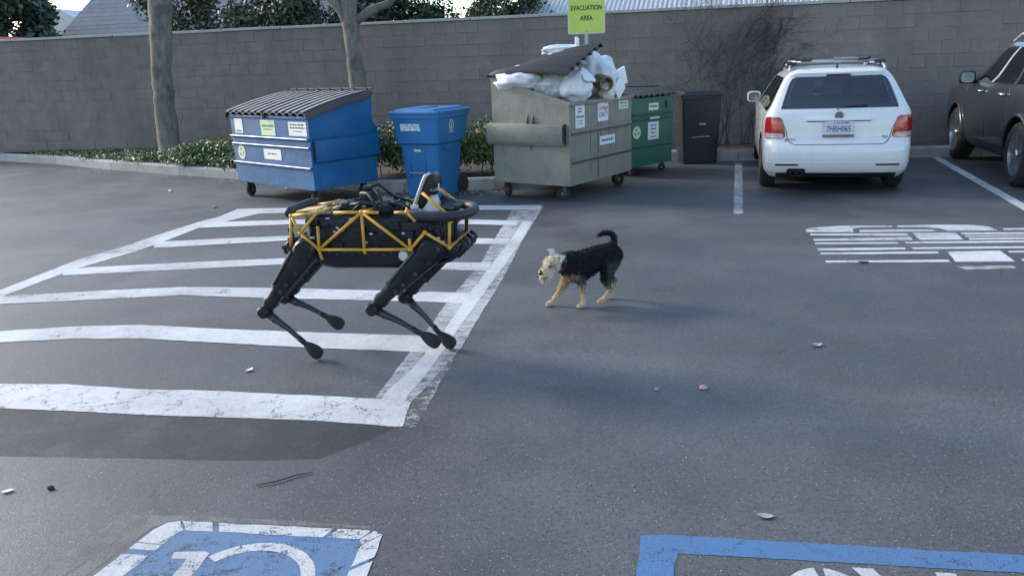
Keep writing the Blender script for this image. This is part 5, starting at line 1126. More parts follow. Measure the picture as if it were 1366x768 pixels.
for sg in (-1, 1):
    g = ss.patch('side_window', 'dglass', sc, 1.115, 1.53, lambda z: sg*2.045, lambda z: sg*2.655, .004, 10, 18, .008, .04)
    ss.patch('door_pillar', 'black', g, 1.12, 1.525, lambda z: sg*2.335, lambda z: sg*2.365, .0065, 6, 2, .008)
    strip('window_trim', g, ss.seam([(1.113, sg*u) for u in np.linspace(2.05, 2.92, 16)], off=.006), .006, 'chrome')
    g = ss.patch('side_window', 'glass', sc, 1.115, 1.53, lambda z: sg*2.665, lambda z: sg*2.925, .004, 10, 10, .008, .03)
    ss.patch('door_pillar', 'galv', g, 1.115, 1.53, lambda z: sg*2.645, lambda z: sg*2.675, .0065, 6, 2, .008)
    ss.patch('fuel_flap', 'gpaint', sc, .90, 1.03, lambda z: sg*ss.u_side(z, 1.16), lambda z: sg*ss.u_side(z, 1.34), .003, 6, 6, .01, .05)
    for y in (1.62, 2.50):
        u = ss.u_side(1.0, y); p = ss.pt(1.0, u); p = Vector((sg*p.x, p.y, p.z)); mb = MB(); mb.tube([p + Vector((0, -.10, 0)), p + Vector((sg*.04, -.075, .0)), p + Vector((sg*.04, .075, .0)), p + Vector((0, .10, 0))], .016, 8); mb.build('door_handle', MT['chrome'], sc, smooth=True)
    for pts in ([(z, sg*ss.u_side(z, 1.44 - .25*max(0, .9 - z))) for z in np.linspace(.62, 1.1, 8)], [(z, sg*ss.u_side(z, 2.22)) for z in np.linspace(.42, 1.1, 8)], [(z, sg*ss.u_side(z, 3.20)) for z in np.linspace(.42, 1.1, 8)]):
        strip('door_seam', sc, ss.seam(pts, off=0), .005, 'black')
    P = [(sg*.65, .70, 1.56), (sg*.65, .78, 1.645), (sg*.645, 1.0, 1.675), (sg*.64, 1.5, 1.69), (sg*.635, 2.1, 1.68), (sg*.63, 2.4, 1.60)]
    strip('roof_rail', sc, P, .019, 'galv', 8)
    o = ss.patch('tail_light', 'red', sc, .99, 1.11, lambda z: sg*.55, lambda z: sg*(2.0 + .035*max(0, (z - .98)/.1)), .010, 6, 14, .03, .03)
    ss.patch('bumper_chrome', 'galv', sc, .655, .70, lambda z: sg*.8, lambda z: sg*2.02, .008, 3, 8, .02, .01)
    mirror(sc, ss, 1.13, 2.95, sg, 'black', .20, .165)
ss.patch('rear_window', 'dglass', sc, 1.10, 1.53, lambda z: -.93, lambda z: .93, .006, 12, 14, .008, .06)
ss.patch('windscreen', 'glass', sc, 1.14, 1.56, lambda z: 4.05, lambda z: 5.0, .004, 10, 8, .008); ss.patch('windscreen', 'glass', sc, 1.14, 1.56, lambda z: -5.0, lambda z: -4.05, .004, 10, 8, .008)
ss.patch('number_plate', 'plate', sc, .80, .95, lambda z: ss.u_rear(z, -.17), lambda z: ss.u_rear(z, .17), .01, 3, 6, .02, .01)
seats(sc, [(1.25, (-.38, .38)), (2.25, (-.38, .38))], .62, .48)
mb = MB(); mb.box((0, 1.9, .44), (1.5, 3.2, .06)); mb.box((0, 3.05, .92), (1.4, .4, .26)); mb.build('cabin_floor', MT['ghost'], sc, bevel=.03)
# ------------------------------------------------------------------ four-legged robot (local +x = the way it faces)
rb = thing('robot', 'black four legged robot with yellow tube frame trotting across the painted stripes', 'robot', (-.744, 4.34, 0), R_(-12))
# hull
mb = MB(); secs = []
for x, w, z0, z1, r in ((-.36, .20, .66, .80, .03), (-.33, .27, .60, .83, .04), (-.27, .29, .545, .84, .05), (-.20, .29, .535, .845, .05), (.17, .29, .54, .845, .05), (.24, .29, .56, .84, .05), (.34, .26, .62, .82, .04), (.44, .20, .65, .80, .03)):
    secs.append([(x, a, (z0+z1)/2 + b) for a, b in rrect(w, z1 - z0, r, 4)])
mb.loft(secs); hull = mb.build('hull', MT['robot'], rb, auto=30)
# belly bolts
mb = MB()
for k in range(10): mb.lathe([(.001, -.004), (.006, -.003), (.007, .0)], 'y', (-.22 + k*.045, -.148, .638 - (k % 2)*.012), 8)
mb.build('bolt', MT['robotg'], rb)['kind'] = 'stuff'
# inner clutter visible between the tubes: boxes, valves and hoses
q = random.Random(21)
for k in range(34):
    ck = MB(); x = q.uniform(-.36, .44); s_ = q.choice((-1, 1)); ck.box((x, s_*(.148 + q.uniform(0, .012)), q.uniform(.66, .84)), (q.uniform(.02, .07), .03, q.uniform(.015, .05)), q.uniform(-.1, .1)); ck.build('equipment_box', MT['robot'], rb, bevel=.004, segs=1)
ck = MB()
for k in range(16):
    x = q.uniform(-.38, .46); s_ = q.choice((-1, -1, 1)); ck.box((x, s_*(.165 + q.uniform(0, .004)), q.uniform(.67, .84)), (q.uniform(.006, .03), .012, q.uniform(.004, .010)), 0)
ck.build('connector', MT['lite'], rb)['kind'] = 'stuff'
for k in range(14):
    x = q.uniform(.28, .44) if k < 8 else q.uniform(-.44, -.28); s_ = -1 if k % 4 else 1; y = s_*q.uniform(.10, .16); pts = [(x + q.uniform(-.02, .02), y, .62 + .03*q.random())]
    for j in range(1, 6): pts.append((x + q.gauss(0, .022) + (.012*j if x > 0 else -.006*j), y + q.gauss(0, .012), .62 + .035*j + q.gauss(0, .008)))
    mb = MB(); mb.tube(pts, .006, 6); mb.build('hose', MT['robotg' if k % 3 else 'robot'], rb, smooth=True)
# yellow tube frame, both sides
NODE = dict(T0=(-.41, .842), T0b=(-.43, .68), A=(-.358, .751), B=(-.258, .661), Bd=(-.246, .605), Bu=(-.251, .789), C=(-.25, .863), D=(.005, .866), E=(.003, .663), Ed=(.004, .64), F=(.26, .665), G=(.347, .758), Fu=(.26, .725), H=(.47, .674), I=(.478, .804), J=(.256, .866), J2=(.30, .815), r1=(-.152, .863), r2=(.10, .863), r3=(.188, .863), Fe=(.275, .667))
EDGE = ['T0 T0b', 'T0 A', 'A B', 'A C', 'T0 C', 'B Bd', 'B Bu', 'B E', 'B D', 'D E', 'E Ed', 'D F', 'E Fe', 'F Fu', 'F G', 'G H', 'H I', 'r1 D', 'D r2', 'r3 J', 'J J2']
for s_ in (-1, 1):
    for e in EDGE:
        a, b = e.split(); A, B_ = NODE[a], NODE[b]; ya = s_*(.19 if a not in ('T0', 'T0b', 'H', 'I') else .17); yb_ = s_*(.19 if b not in ('T0', 'T0b', 'H', 'I') else .17)
        mb = MB(); mb.tube([(A[0], ya, A[1]), (B_[0], yb_, B_[1])], .0086, 8); mb.build('frame_tube', MT['yellow'], rb, smooth=True)
    for k in ('T0', 'A', 'B', 'D', 'E', 'F', 'G', 'H', 'J'):
        mb = MB(); mb.ellip((NODE[k][0], s_*(.19 if k not in ('T0', 'H') else .17), NODE[k][1]), (.0125, .0125, .0125), 10, 6); mb.build('frame_joint', MT['yellow'], rb, smooth=True)
for A, B_ in (((-.41, -.17, .842), (-.41, .17, .842)), ((-.41, -.17, .842), (-.27, .17, .868)), ((-.25, -.19, .863), (-.16, .12, .868)), ((.005, -.19, .866), (-.06, .17, .862)), ((.005, -.19, .866), (.07, -.05, .872)), ((.256, -.19, .866), (.14, .17, .868)), ((.14, .17, .868), (-.03, .18, .858)), ((-.05, .19, .862), (.20, .19, .862)), ((-.16, .12, .868), (-.38, .16, .842)), ((.478, -.17, .804), (.478, .17, .804)), ((.47, -.17, .674), (.47, .17, .674))):
    mb = MB(); mb.tube([A, B_], .0086, 8); mb.build('frame_tube', MT['yellow'], rb, smooth=True)
# deck: plates, black handle at the tail, payload hump with straps
mb = MB(); mb.prism([(-.40, -.13), (-.26, -.15), (-.24, -.06), (-.38, -.03)], lambda u, w, a: (u, w, .853 + a + (u + .40)*.12), 0, .008); mb.build('deck_plate', MT['platey'] if 'platey' in MT else MT['lite'], rb, bevel=.002, segs=1)
mb = MB(); mb.prism([(-.25, .02), (-.10, -.02), (-.12, .12), (-.2, .14)], lambda u, w, a: (u, w, .868 + a), 0, .010); mb.build('deck_plate', MT['lite'], rb, bevel=.002, segs=1)
mb = MB(); mb.tube([(-.44, -.13, .846), (-.455, -.10, .858), (-.44, .12, .862), (-.41, .15, .862)], .024, 10); mb.build('rear_handle', MT['foamtube'], rb, smooth=True)
mb = MB(); secs = []
for x, w, h in ((-.22, .14, .01), (-.17, .22, .03), (-.10, .22, .04), (-.03, .22, .05), (.05, .22, .042), (.12, .20, .025), (.2, .16, .012)): secs.append([(x, a, .845 + h/2 + b) for a, b in rrect(w, h + .02, .01, 3)])
mb.loft(secs); mb.build('payload_cover', MT['robot'], rb, auto=40)
mb = MB(); mb.box((-.025, .02, .915), (.075, .13, .07)); mb.box((-.03, .02, .962), (.045, .06, .03)); mb.build('payload_box', MT['robot'], rb, bevel=.010)
for k in range(22):
    x = q.uniform(-.22, .24); mb = MB(); mb.box((x, q.uniform(-.14, .14), .862 + .03*max(0, 1 - abs(x + .02)/.2) + q.uniform(-.005, .012)), (q.uniform(.02, .06), q.uniform(.02, .06), q.uniform(.015, .035)), q.uniform(-.5, .5)); mb.build('deck_module', MT[q.choice(('robot', 'robot', 'robotg'))], rb, bevel=.004, segs=1)
for k in range(7):
    x0 = q.uniform(-.24, .1); y0 = q.uniform(-.15, -.03); strip('cable', rb, [(x0, y0, .862), (x0 + .04, y0 + .01, .895), (x0 + .10, y0 + q.uniform(-.03, .03), .90), (x0 + .16, y0 + q.uniform(-.04, .04), .865)], .006, q.choice(('robot', 'robotg')), 6)
for y in (-.09, .02): strip('cable', rb, [(-.03, y, .95), (.02, y - .03, .955), (.06, y - .06, .92), (.085, y - .08, .868)], .009, 'robot', 6)
strip('cable', rb, [(-.10, -.10, .885), (-.02, -.13, .905), (.06, -.10, .892), (.16, -.08, .885)], .008, 'robot', 6)
strip('cable', rb, [(-.05, .04, .96), (.02, .06, .975), (.1, .06, .91), (.2, .05, .88)], .008, 'robot', 6)
# sensor mast: black arch with pale cone, camera and yellow braces
mb = MB(); outer = [(.255, .86), (.292, .94), (.318, 1.0), (.335, 1.032), (.358, 1.047), (.378, 1.035), (.386, 1.0), (.384, .965)]; inner = [(.372, .95), (.345, .93), (.318, .86)]
mb.prism(outer + inner, lambda u, w, a: (u, a, w), -.065, .065); mast = mb.build('sensor_mast', MT['robot'], rb, bevel=.012, segs=2)
mb = MB(); mb.tube([(.250, -.066, .858), (.288, -.066, .94), (.314, -.066, 1.0), (.332, -.065, 1.034), (.358, -.063, 1.050)], .006, 6); mb.tube([(.250, -.075, .86), (.287, -.075, .942), (.313, -.075, 1.002), (.331, -.075, 1.036), (.357, -.07, 1.052)], .008, 6); mb.build('mast_edge', MT['lite'], mast, smooth=True)
mb = MB(); mb.lathe([(.066, .845), (.058, .87), (.034, .935), (.030, .955)], 'z', (.335, -.01, 0), 20); mb.build('sensor_cone', MT['lite'], rb, auto=40)
mb = MB(); mb.lathe([(.034, .953), (.036, .985), (.030, .995)], 'z', (.352, -.01, 0), 20); sh = mb.build('sensor_head', MT['lite'], rb, auto=40)
mb = MB(); mb.ellip((.365, -.05, .955), (.026, .022, .026), 14, 8); mb.build('camera_lens', MT['lensd'], sh, smooth=True)
for s_ in (-1, 1): mb = MB(); mb.tube([(.325, s_*.12, .955), (.46, s_*.14, .845)], .0085, 8); mb.build('frame_tube', MT['yellow'], rb, smooth=True)
mb = MB(); mb.tube([(.38, .04, .90), (.48, .03, .845)], [.026, .034], 12); mb.tube([(.40, -.02, .875), (.46, -.03, .845)], .02, 10); mb.build('front_sensor_tube', MT['robotg'], rb, smooth=True)
mb = MB()
for k in range(7): mb.box((.26 + .012*q.random(), -.11 + .03*k, .872 + .008*q.random()), (.03, .018, .022), q.uniform(-.3, .3))
mb.build('connector', MT['lite'], rb, bevel=.003, segs=1)
# foam bumper hoop
hp = [(.245, -.165, .850)] + [(x, -.17, .842 - .02*(x - .3)) for x in (.30, .38, .46)] + [(.46 + .105*math.sin(a), -.17*math.cos(a), .838) for a in np.linspace(.25, math.pi - .25, 12)] + [(x, .17, .842) for x in (.46, .38, .30)] + [(.25, .165, .85)]
mb = MB(); mb.tube(hp, .0255, 14); mb.build('bumper_hoop', MT['foamtube'], rb, smooth=True)
for x, s_ in ((.35, -1), (.35, 1), (.50, -.8), (.50, .8)): mb = MB(); mb.tube([(x, s_*.16, .83), (x - .01, s_*.14, .70)], .009, 6); mb.build('hoop_strut', MT['robot'], rb)
# lower nose and tail cages
for x0, sx, nm in ((.43, 1, 'nose_guard'), (-.40, -1, 'tail_guard')):
    for k in range(4):
        y = -.12 + .08*k
        mb = MB(); mb.tube([(x0 - sx*.06, y, .575), (x0 + sx*.02, y, .592), (x0 + sx*.10, y, .645), (x0 + sx*.115, y, .675), (x0 + sx*.08, y, .70)] if sx > 0 else [(x0 + .04, y, .60), (x0 - .04, y, .605), (x0 - .095, y, .63), (x0 - .085, y, .67), (x0 - .03, y, .70)], .012, 8); mb.build(nm, MT['robotg' if k % 2 else 'robot'], rb, smooth=True)
    mb = MB(); mb.box((x0 + sx*.03, 0, .635), (.10, .24, .06)); mb.tube([(x0 + sx*.10, -.13, .655), (x0 + sx*.10, .13, .655)], .014, 8); mb.build(nm, MT['robot'], rb, bevel=.012)
mb = MB(); mb.box((-.45, -.07, .685), (.06, .09, .05)); mb.box((-.44, -.13, .655), (.04, .03, .04)); mb.build('valve_block', MT['robotg'], rb, bevel=.008)
mb = MB(); mb.lathe([(.001, -.02), (.026, -.018), (.03, -.0), (.03, .05)], 'y', (.215, -.165, .628), 14); mb.build('drain_cap', MT['lite'], rb, auto=40)

def leg(hip, knee, ankle, foot, s_):
    """upper leg housing > knee joint, shank, padded foot"""
    H, K, A, F = Vector(hip), Vector(knee), Vector(ankle), Vector(foot); ax = (K - H).normalized(); side = Vector((0, 1, 0)); fr = side.cross(ax).normalized()
    def sec(t, w, d, off=0.0, r=.35): c = H.lerp(K, t) + fr*off; return [c + fr*a + side*b for a, b in rrect(w, d, min(w, d)*r, 4)]
    # fr points backward/forward across the limb
    mb = MB(); mb.loft([sec(*a) for a in ((-.15, .06, .075), (-.11, .115, .095), (-.04, .142, .105), (.08, .140, .105), (.25, .125, .10), (.45, .112, .095), (.60, .100, .09), (.66, .102, .09), (.675, .082, .075), (.82, .072, .07), (.86, .086, .075), (.90, .08, .07), (.93, .062, .06), (1.0, .055, .06), (1.02, .03, .04))])
    L = mb.build('leg', MT['robot'], rb, auto=32)
    h = MB(); h.lathe([(.001, -.075), (.05, -.073), (.062, -.06), (.064, .03), (.05, .06)], 'y', H + ax*.0 + Vector((0, s_*.0, 0)), 22); h.build('hip_joint', MT['robot'], L, auto=35)
    st = MB(); a, b = H.lerp(K, .12) + fr*.058 + side*(-.048), H.lerp(K, .62) + fr*.038 + side*(-.046); st.tube([a, b], .010, 6)
    for t in (.1, .3, .5, .62): st.box(H.lerp(K, t) + fr*(-.04 + .03*t) + side*(-.055), (.02, .008, .02))
    st.build('cover_trim', MT['robotg'], L, smooth=False)
    kb = MB(); kb.lathe([(.001, -.046), (.026, -.044), (.036, -.034), (.036, .034), (.026, .044), (.001, .046)], 'y', K + ax*.012, 20)
    kb.loft([[K + ax*.01 + fr*a*1.0 + side*b + ax*0 for a, b in rrect(.055, .06, .02, 3)], [K + ax*.012 + (A - K).normalized()*.08 + (A-K).normalized().cross(side)*a*.85 + side*b*.8 for a, b in rrect(.05, .05, .018, 3)]]); kb.build('knee', MT['robot'], L, auto=35)
    sh = MB(); d = (A - K).normalized(); sh.tube([K + ax*.012 + d*.03, K + d*.09 + ax*.008, K.lerp(A, .55), K.lerp(A, .9), A + d*.01], [.027, .021, .0165, .0135, .0125], 10); sk = sh.build('shank', MT['robotg'], L, smooth=True)
    ct = MB(); a = K.lerp(A, .80); ct.tube([a, K.lerp(A, .97)], .0165, 10); ct.build('ankle_sleeve', MT['robot'], sk, smooth=True)
    fd = (F - A).normalized(); mb = MB(); n = fd.cross(side).normalized(); secs = []
    for t, r in ((-.012, .010), (.0, .019), (.02, .028), (.045, .036), (.07, .040), (.09, .038), (.105, .029), (.113, .014)): secs.append([A + fd*t + n*(r*math.cos(u)) + side*(r*.86*math.sin(u)) for u in [2*math.pi*i/16 for i in range(16)]])
    mb.loft(secs); ft = mb.build('foot', MT['rubber'], L, smooth=True)
    return L
leg((-.345, -.135, .655), (-.648, -.135, .295), (-.425, -.14, .095), (-.372, -.14, .052), -1)
leg((-.335, .135, .655), (-.640, .11, .305), (-.392, .10, .180), (-.337, .10, .147), 1)
leg((.365, -.135, .655), (.008, -.135, .325), (.275, -.14, .175), (.335, -.14, .140), -1)
leg((.405, .135, .655), (.112, .11, .325), (.300, .10, .095), (.352, .10, .048), 1)

# ------------------------------------------------------------------ dog (local +x = the way it faces)
dg = thing('dog', 'small wiry black and tan terrier creeping towards the robot with curled tail', 'dog', (.58, 5.16, 0), R_(195))
HY = R_(22)
def HEAD(p):
    x, y, z = p; x -= .285; return Vector((.285 + x*math.cos(HY) - y*math.sin(HY), x*math.sin(HY) + y*math.cos(HY), z - .012))
def dog_body():
    mb = MB()
    def chain(pts, seg=12):
        P = [Vector(p[:3]) for p in pts]
        for a, b, ra, rb_ in zip(P[:-1], P[1:], [p[3] for p in pts[:-1]], [p[3] for p in pts[1:]]):
            n = max(2, int((b - a).length/.012))
            for k in range(n + 1): r = ra + (rb_ - ra)*k/n; mb.ellip(a.lerp(b, k/n), (r, r, r), 10, 7)
    chain([(.205, 0, .285, .078), (.14, 0, .280, .090), (.06, 0, .298, .086), (-.02, 0, .322, .078), (-.085, 0, .332, .074), (-.115, 0, .322, .062)])      # chest to rump
    chain([(.17, 0, .232, .062), (.10, 0, .240, .062), (.02, 0, .285, .060)])                                                   # brisket
    chain([(.190, 0, .305, .072), (.25, .0, .312, .058), (.285, 0, .316, .052)])                                             # neck
    hd = lambda pts: [(*HEAD(p[:3]), p[3]) for p in pts]
    chain(hd([(.285, 0, .322, .058), (.322, 0, .322, .056), (.350, 0, .305, .045), (.372, 0, .284, .041), (.392, 0, .274, .036)]))   # skull and muzzle
    chain(hd([(.350, 0, .275, .044), (.375, 0, .256, .041), (.392, 0, .246, .034), (.392, 0, .230, .020)]))                        # beard
    for s_ in (-1, 1): chain(hd([(.352, s_*.026, .348, .015), (.370, s_*.026, .336, .013)])); chain(hd([(.372, s_*.024, .262, .028), (.385, s_*.026, .252, .022)]))
    # front left leg (near the camera), planted
    chain([(.165, .052, .240, .045), (.138, .058, .180, .029), (.128, .060, .10, .018), (.126, .061, .045, .016), (.138, .061, .020, .019), (.160, .061, .014, .016)])
    # front right leg, reaching forward
    chain([(.190, -.052, .225, .043), (.215, -.057, .160, .029), (.262, -.060, .085, .018), (.298, -.060, .038, .016), (.318, -.060, .020, .018), (.340, -.060, .014, .015)])
    # hind left (near): thigh, hock, paw just lifting
    chain([(-.075, .048, .30, .064), (-.045, .057, .240, .047), (-.026, .062, .185, .029), (-.052, .063, .135, .018), (-.068, .063, .105, .016), (-.037, .063, .065, .014), (-.012, .063, .040, .017), (.018, .063, .030, .014)])
    # hind right (far), stretched back
    chain([(-.085, -.048, .29, .058), (-.085, -.057, .215, .040), (-.105, -.060, .165, .025), (-.142, -.060, .125, .017), (-.138, -.060, .07, .014), (-.118, -.060, .025, .017), (-.096, -.060, .014, .014)])
    # tail curled over the back
    chain([(-.10, 0, .375, .035), (-.118, 0, .415, .021), (-.118, 0, .448, .018), (-.098, .0, .472, .017), (-.065, .0, .482, .016), (-.03, .0, .478, .015), (-.008, 0, .468, .011)])
    me = mb.mesh('body', MT['rubber']); o = link('body', me)
    md = o.modifiers.new('r', 'REMESH'); md.mode = 'VOXEL'; md.voxel_size = .0055
    md = o.modifiers.new('s', 'SMOOTH'); md.factor = .5; md.iterations = 6
    bpy.context.view_layer.update(); nm = evalmesh(o); o.modifiers.clear(); o.data = nm; o.parent = dg
    return o
db = dog_body(); me = db.data; nv = len(me.vertices)
co_ = np.empty(nv*3); me.vertices.foreach_get('co', co_); co_ = co_.reshape(-1, 3)
nr = np.empty(nv*3); me.vertices.foreach_get('normal', nr); nr = nr.reshape(-1, 3)
def coat(P, r):
    x, y, z = P[:, 0] + r.normal(size=len(P))*.009, P[:, 1], P[:, 2] + r.normal(size=len(P))*.016
    hx = (x - .285)*math.cos(HY) + y*math.sin(HY) + .285
    black = np.array([.013, .012, .015]); tan = np.array([.42, .31, .20]); cream = np.array([.66, .55, .42]); grey = np.array([.045, .045, .055])
    C = np.tile(tan, (len(P), 1)); head = (hx > .268) & (z > .19)
    saddle = (x < .275) & (z > .212 - .05*np.clip((.12 - x)/.1, 0, 1)) & ~((x > .165) & (z < .232)); saddle |= (x < -.0) & (z > .20); saddle |= (z > .34) & (x < .25)
    C[(x < .02) & (z > .125) & (z <= .20)] = grey*1.5; C[saddle & ~head] = black
    brn = saddle & ~head & (r.random(len(P)) < .04); C[brn] = np.array([.075, .055, .040])
    rump = saddle & (x < -.03) & (z < .30); C[rump] = grey*1.3
    up_ = (x > .06) & (x < .20) & (z > .155) & (z <= .212) & ~saddle; C[up_] = grey*1.8
    low = (~head) & (z < .10); C[low] = tan*.45 + cream*.55
    C[head] = cream; C[head & (hx < .300) & (z < .345)] = black*1.8
    C[head & (hx > .335) & (hx < .372) & (z > .296) & (z < .325)] = tan*.42
    return np.clip(C * (1 + .22*r.normal(size=(len(P), 1))), .004, .9)
at = me.color_attributes.new('coat', 'FLOAT_COLOR', 'POINT'); cc = np.ones((nv, 4)); cc[:, :3] = coat(co_, np.random.default_rng(1)); at.data.foreach_set('color', cc.ravel())
mt, t, b = nodes('dog_coat'); vc = t.nodes.new('ShaderNodeVertexColor'); vc.layer_name = 'coat'; t.links.new(vc.outputs[0], b.inputs['Base Color']); b.inputs['Roughness'].default_value = .9; b.inputs['Specular IOR Level'].default_value = .2
me.materials.clear(); me.materials.append(mt)
me.polygons.foreach_set('use_smooth', [True]*len(me.polygons))
# wiry hair: short tapered slivers lying along the coat
r = np.random.default_rng(8); N = 26000; idx = r.integers(0, nv, N); P = co_[idx] + r.normal(size=(N, 3))*.002; n = nr[idx]
flow = np.tile(np.array([-1.0, 0, -.55]), (N, 1)); flow[P[:, 0] > .31] = np.array([.35, .25, -1.0]); flow[(P[:, 2] < .2)] = np.array([-.25, 0, -1.0]); flow += r.normal(size=(N, 3))*.35
flow -= n*np.sum(flow*n, 1)[:, None]; flow /= np.linalg.norm(flow, axis=1)[:, None] + 1e-6
Lh = .0085 + .008*r.random(N); Lh[P[:, 0] > .31] *= 1.25; Lh[(P[:, 2] < .22) & (P[:, 2] > .06)] *= 1.25; Lh[P[:, 2] < .04] *= .6
d = n*(.55 + .35*r.random(N))[:, None] + flow*.8; d /= np.linalg.norm(d, axis=1)[:, None]
sd = np.cross(d, r.normal(size=(N, 3))); sd /= np.linalg.norm(sd, axis=1)[:, None]; wd = .0011
V = np.stack([P - sd*wd, P + sd*wd, P + d*Lh[:, None]], 1).reshape(-1, 3); V[:, 2] = np.maximum(V[:, 2], .001)
fm = bpy.data.meshes.new('hair'); fm.vertices.add(3*N); fm.vertices.foreach_set('co', V.ravel()); fm.loops.add(3*N); fm.loops.foreach_set('vertex_index', np.arange(3*N)); fm.polygons.add(N); fm.polygons.foreach_set('loop_start', np.arange(0, 3*N, 3)); fm.polygons.foreach_set('loop_total', np.full(N, 3))
fm.update(calc_edges=True); ha = fm.color_attributes.new('coat', 'FLOAT_COLOR', 'POINT'); hc = np.ones((3*N, 4)); cl = coat(P, r)*(1 + .25*r.normal(size=(N, 1))); hc[:, :3] = np.repeat(np.clip(cl, .003, .95), 3, 0); ha.data.foreach_set('color', hc.ravel()); fm.materials.append(mt)
link('hair', fm, dg)['kind'] = 'stuff'
# ears fold forward, eyes, nose, collar
for s_, base, mid_, tip, m_ in ((1, (.285, .040, .372), (.288, .062, .378), (.318, .074, .338), 'earpale'), (-1, (.290, -.036, .372), (.292, -.052, .412), (.318, -.058, .402), 'earpale')):
    A, B_, C_ = HEAD(base), HEAD(mid_), HEAD(tip); mb = MB(); w = HEAD((.311, 0, 0)) - HEAD((.285, 0, 0)); w.z = .004; th = Vector((0, s_*.006, .003))
    rows = [(A, 1.0), (A.lerp(B_, .6) + Vector((0, 0, .006)), 1.05), (B_, .95), (B_.lerp(C_, .5), .65), (C_, .12)]
    mb.loft([[p - w*k, p + th, p + w*k, p - th] for p, k in rows]); mb.build('ear', MT[m_], dg, bevel=.004)
for s_ in (-1, 1): mb = MB(); mb.ellip(HEAD((.374, s_*.031, .322)), (.0125, .0125, .0125), 12, 8); mb.build('eye', MT['lensd'], dg, smooth=True)
mb = MB(); mb.ellip(HEAD((.427, 0, .283)), (.017, .019, .016), 14, 9); mb.build('nose', MT['lensd'], dg, smooth=True)
mb = MB(); mb.tube([HEAD(p) for p in ((.405, .038, .250), (.424, .02, .247), (.430, 0, .249), (.424, -.02, .247), (.405, -.038, .250))], .0035, 6); mb.build('mouth', MT['lensd'], dg, smooth=True)
mb = MB(); nrm = Vector((.82, 0, .25)).normalized(); u0 = Vector((0, 1, 0)); u1 = nrm.cross(u0)
mb.tube([Vector((.250, 0, .308)) + u0*(.064*math.cos(a)) + u1*(.064*math.sin(a)) for a in np.linspace(0, 2*math.pi, 26, False)], .004, 8, closed=True); col_ = mb.build('collar', MT['ink'], dg, smooth=True)
mb = MB(); mb.lathe([(.001, -.0015), (.012, -.0015), (.012, .0015), (.001, .0015)], 'x', (.270, .02, .236), 14); mb.build('tag', MT['steel'], col_)

# ------------------------------------------------------------------ litter
def leafy(name, label, cat, x, y, size, m_, rz, seed, curl=.25):
    q = random.Random(seed); n = 9; mb = MB(); rows = []
    for k in range(n):
        t_ = k/(n-1); w = math.sin(math.pi*min(1, t_*.96 + .03))**.8*.3; rows.append([((t_ - .5)*size, s_*w*size, size*curl*((t_-.5)**2*1.3 + (abs(s_)*w)**1.5*1.1) + .003) for s_ in (-1, -.5, 0, .5, 1)])
    mb.loft(rows, caps=False, closed=False); mb.loft([[(x_, y_, z_ - .002) for x_, y_, z_ in r] for r in rows], caps=False, closed=False)
    o = mb.build(name, MT[m_], None, smooth=True); o.location = (x, y, .002); o.rotation_euler = (q.uniform(-.1, .1), q.uniform(-.1, .1), rz); tag(o, label, cat); return o
leafy('fallen_leaf', 'pale grey curled leaf lying alone above the blue outline', 'leaf', .87, 2.50, .062, 'stone', -.15, 1)
leafy('fallen_leaf', 'crumpled pale leaf on the asphalt right of the dog', 'leaf', 1.69, 4.18, .075, 'stone', .3, 2, .5)
leafy('fallen_leaf', 'small whitish leaf at the far left edge of the asphalt', 'leaf', -2.08, 2.90, .045, 'foam', .4, 3)
leafy('fallen_leaf', 'curled pale leaf between the two near white stripes', 'leaf', -1.48, 4.15, .05, 'foam', .9, 4, .5)
leafy('fallen_leaf', 'dark leaf on the near edge of the stencilled letters', 'leaf', 2.72, 5.93, .09, 'stick', .1, 5)
leafy('fallen_leaf', 'tan leaf on the asphalt before the gap between tan and green dumpsters', 'leaf', 2.04, 9.82, .07, 'card', .6, 6)
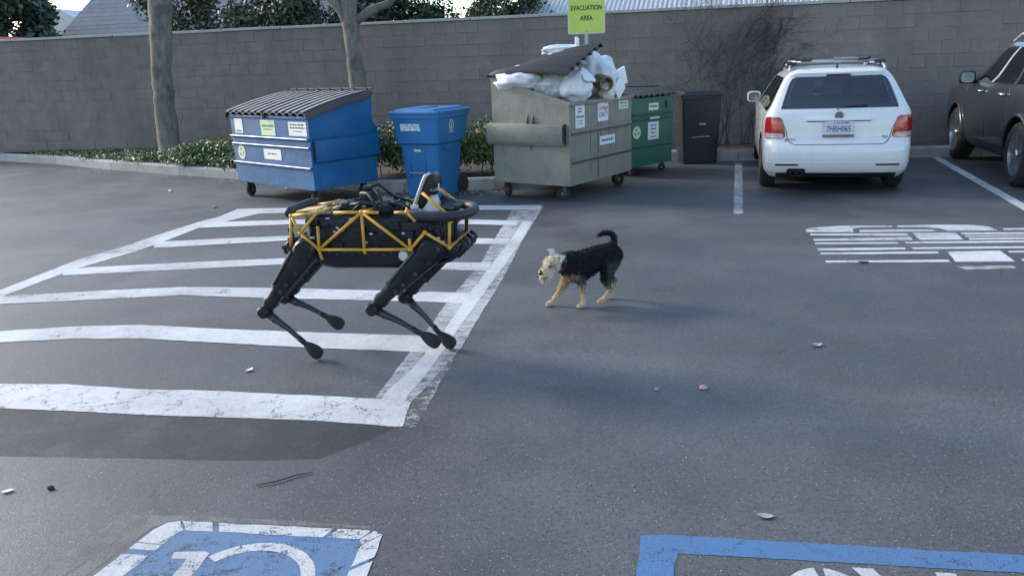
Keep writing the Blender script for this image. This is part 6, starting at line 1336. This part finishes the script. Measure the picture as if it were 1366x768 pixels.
def pebble(label, x, y, r, m_, seed, cat='pebble', name='pebble'):
    o = link(name, lumpy(name, (r, r*.8, r*.6), seed, m_, .25, 1.5, 2)); o.location = (x, y, r*.5); tag(o, label, cat)
pebble('pinkish crumpled scrap on the open asphalt', .93, 3.65, .020, 'pink', 11, 'litter', 'litter_scrap')
pebble('small grey pebble left of the pinkish scrap', .70, 3.66, .012, 'stone', 12)
pebble('dark pebble at the lower left beside a whitish leaf', -1.91, 2.91, .014, 'stick', 13)
pebble('pale pebble just beyond the top left corner of the striped area', -3.64, 9.78, .03, 'stone', 14)
pebble('white scrap on the asphalt before the kerb at left', -4.81, 11.33, .03, 'foam', 15, 'litter', 'litter_scrap')
mb = MB(); mb.tube([(-1.06, 2.865, .006), (-.985, 2.885, .008), (-.91, 2.935, .007), (-.85, 2.955, .005)], [.0022, .003, .0025, .0015], 6); tag(mb.build('twig', MT['stick'], None, smooth=True), 'thin dark twig lying on the asphalt below the striped area', 'twig')
# loose grit and debris nobody could count
r = np.random.default_rng(31); gm = MB()
for k in range(420):
    if k < 150: x, y = r.uniform(-3.0, 3.6), r.uniform(2.2, 6.5)
    else:
        i = r.integers(1, 11); a, b2 = KERB[i], KERB[i+1]; t_ = r.random(); x, y = a[0] + (b2[0]-a[0])*t_, a[1] + (b2[1]-a[1])*t_ - .06 - abs(r.normal())*.22
    s_ = (.002 + .003*r.random()) * (1.0 if k < 150 else 3.2); gm.ellip((x, y, s_*.4 + .001), (s_, s_*.8, s_*.5), 5, 3, Matrix.Rotation(r.uniform(0, 6), 3, 'Z'), mi=0)
gr = tag(gm.build('grit', MT['stone']), 'pale loose grit strewn over the asphalt', kind='stuff')
lc = [(KERB[i][0] + (KERB[i+1][0]-KERB[i][0])*t_, KERB[i][1] + (KERB[i+1][1]-KERB[i][1])*t_ - .22, .012, .3, .16, .006) for i in range(5, 10) for t_ in (.1, .4, .7)]
tag(leaf_cloud('leaf_debris', lc, 420, .04, 'dry', seed=77, flat=2.0, zmin=.006), 'dry leaf debris swept along the kerb behind the bins', kind='stuff')
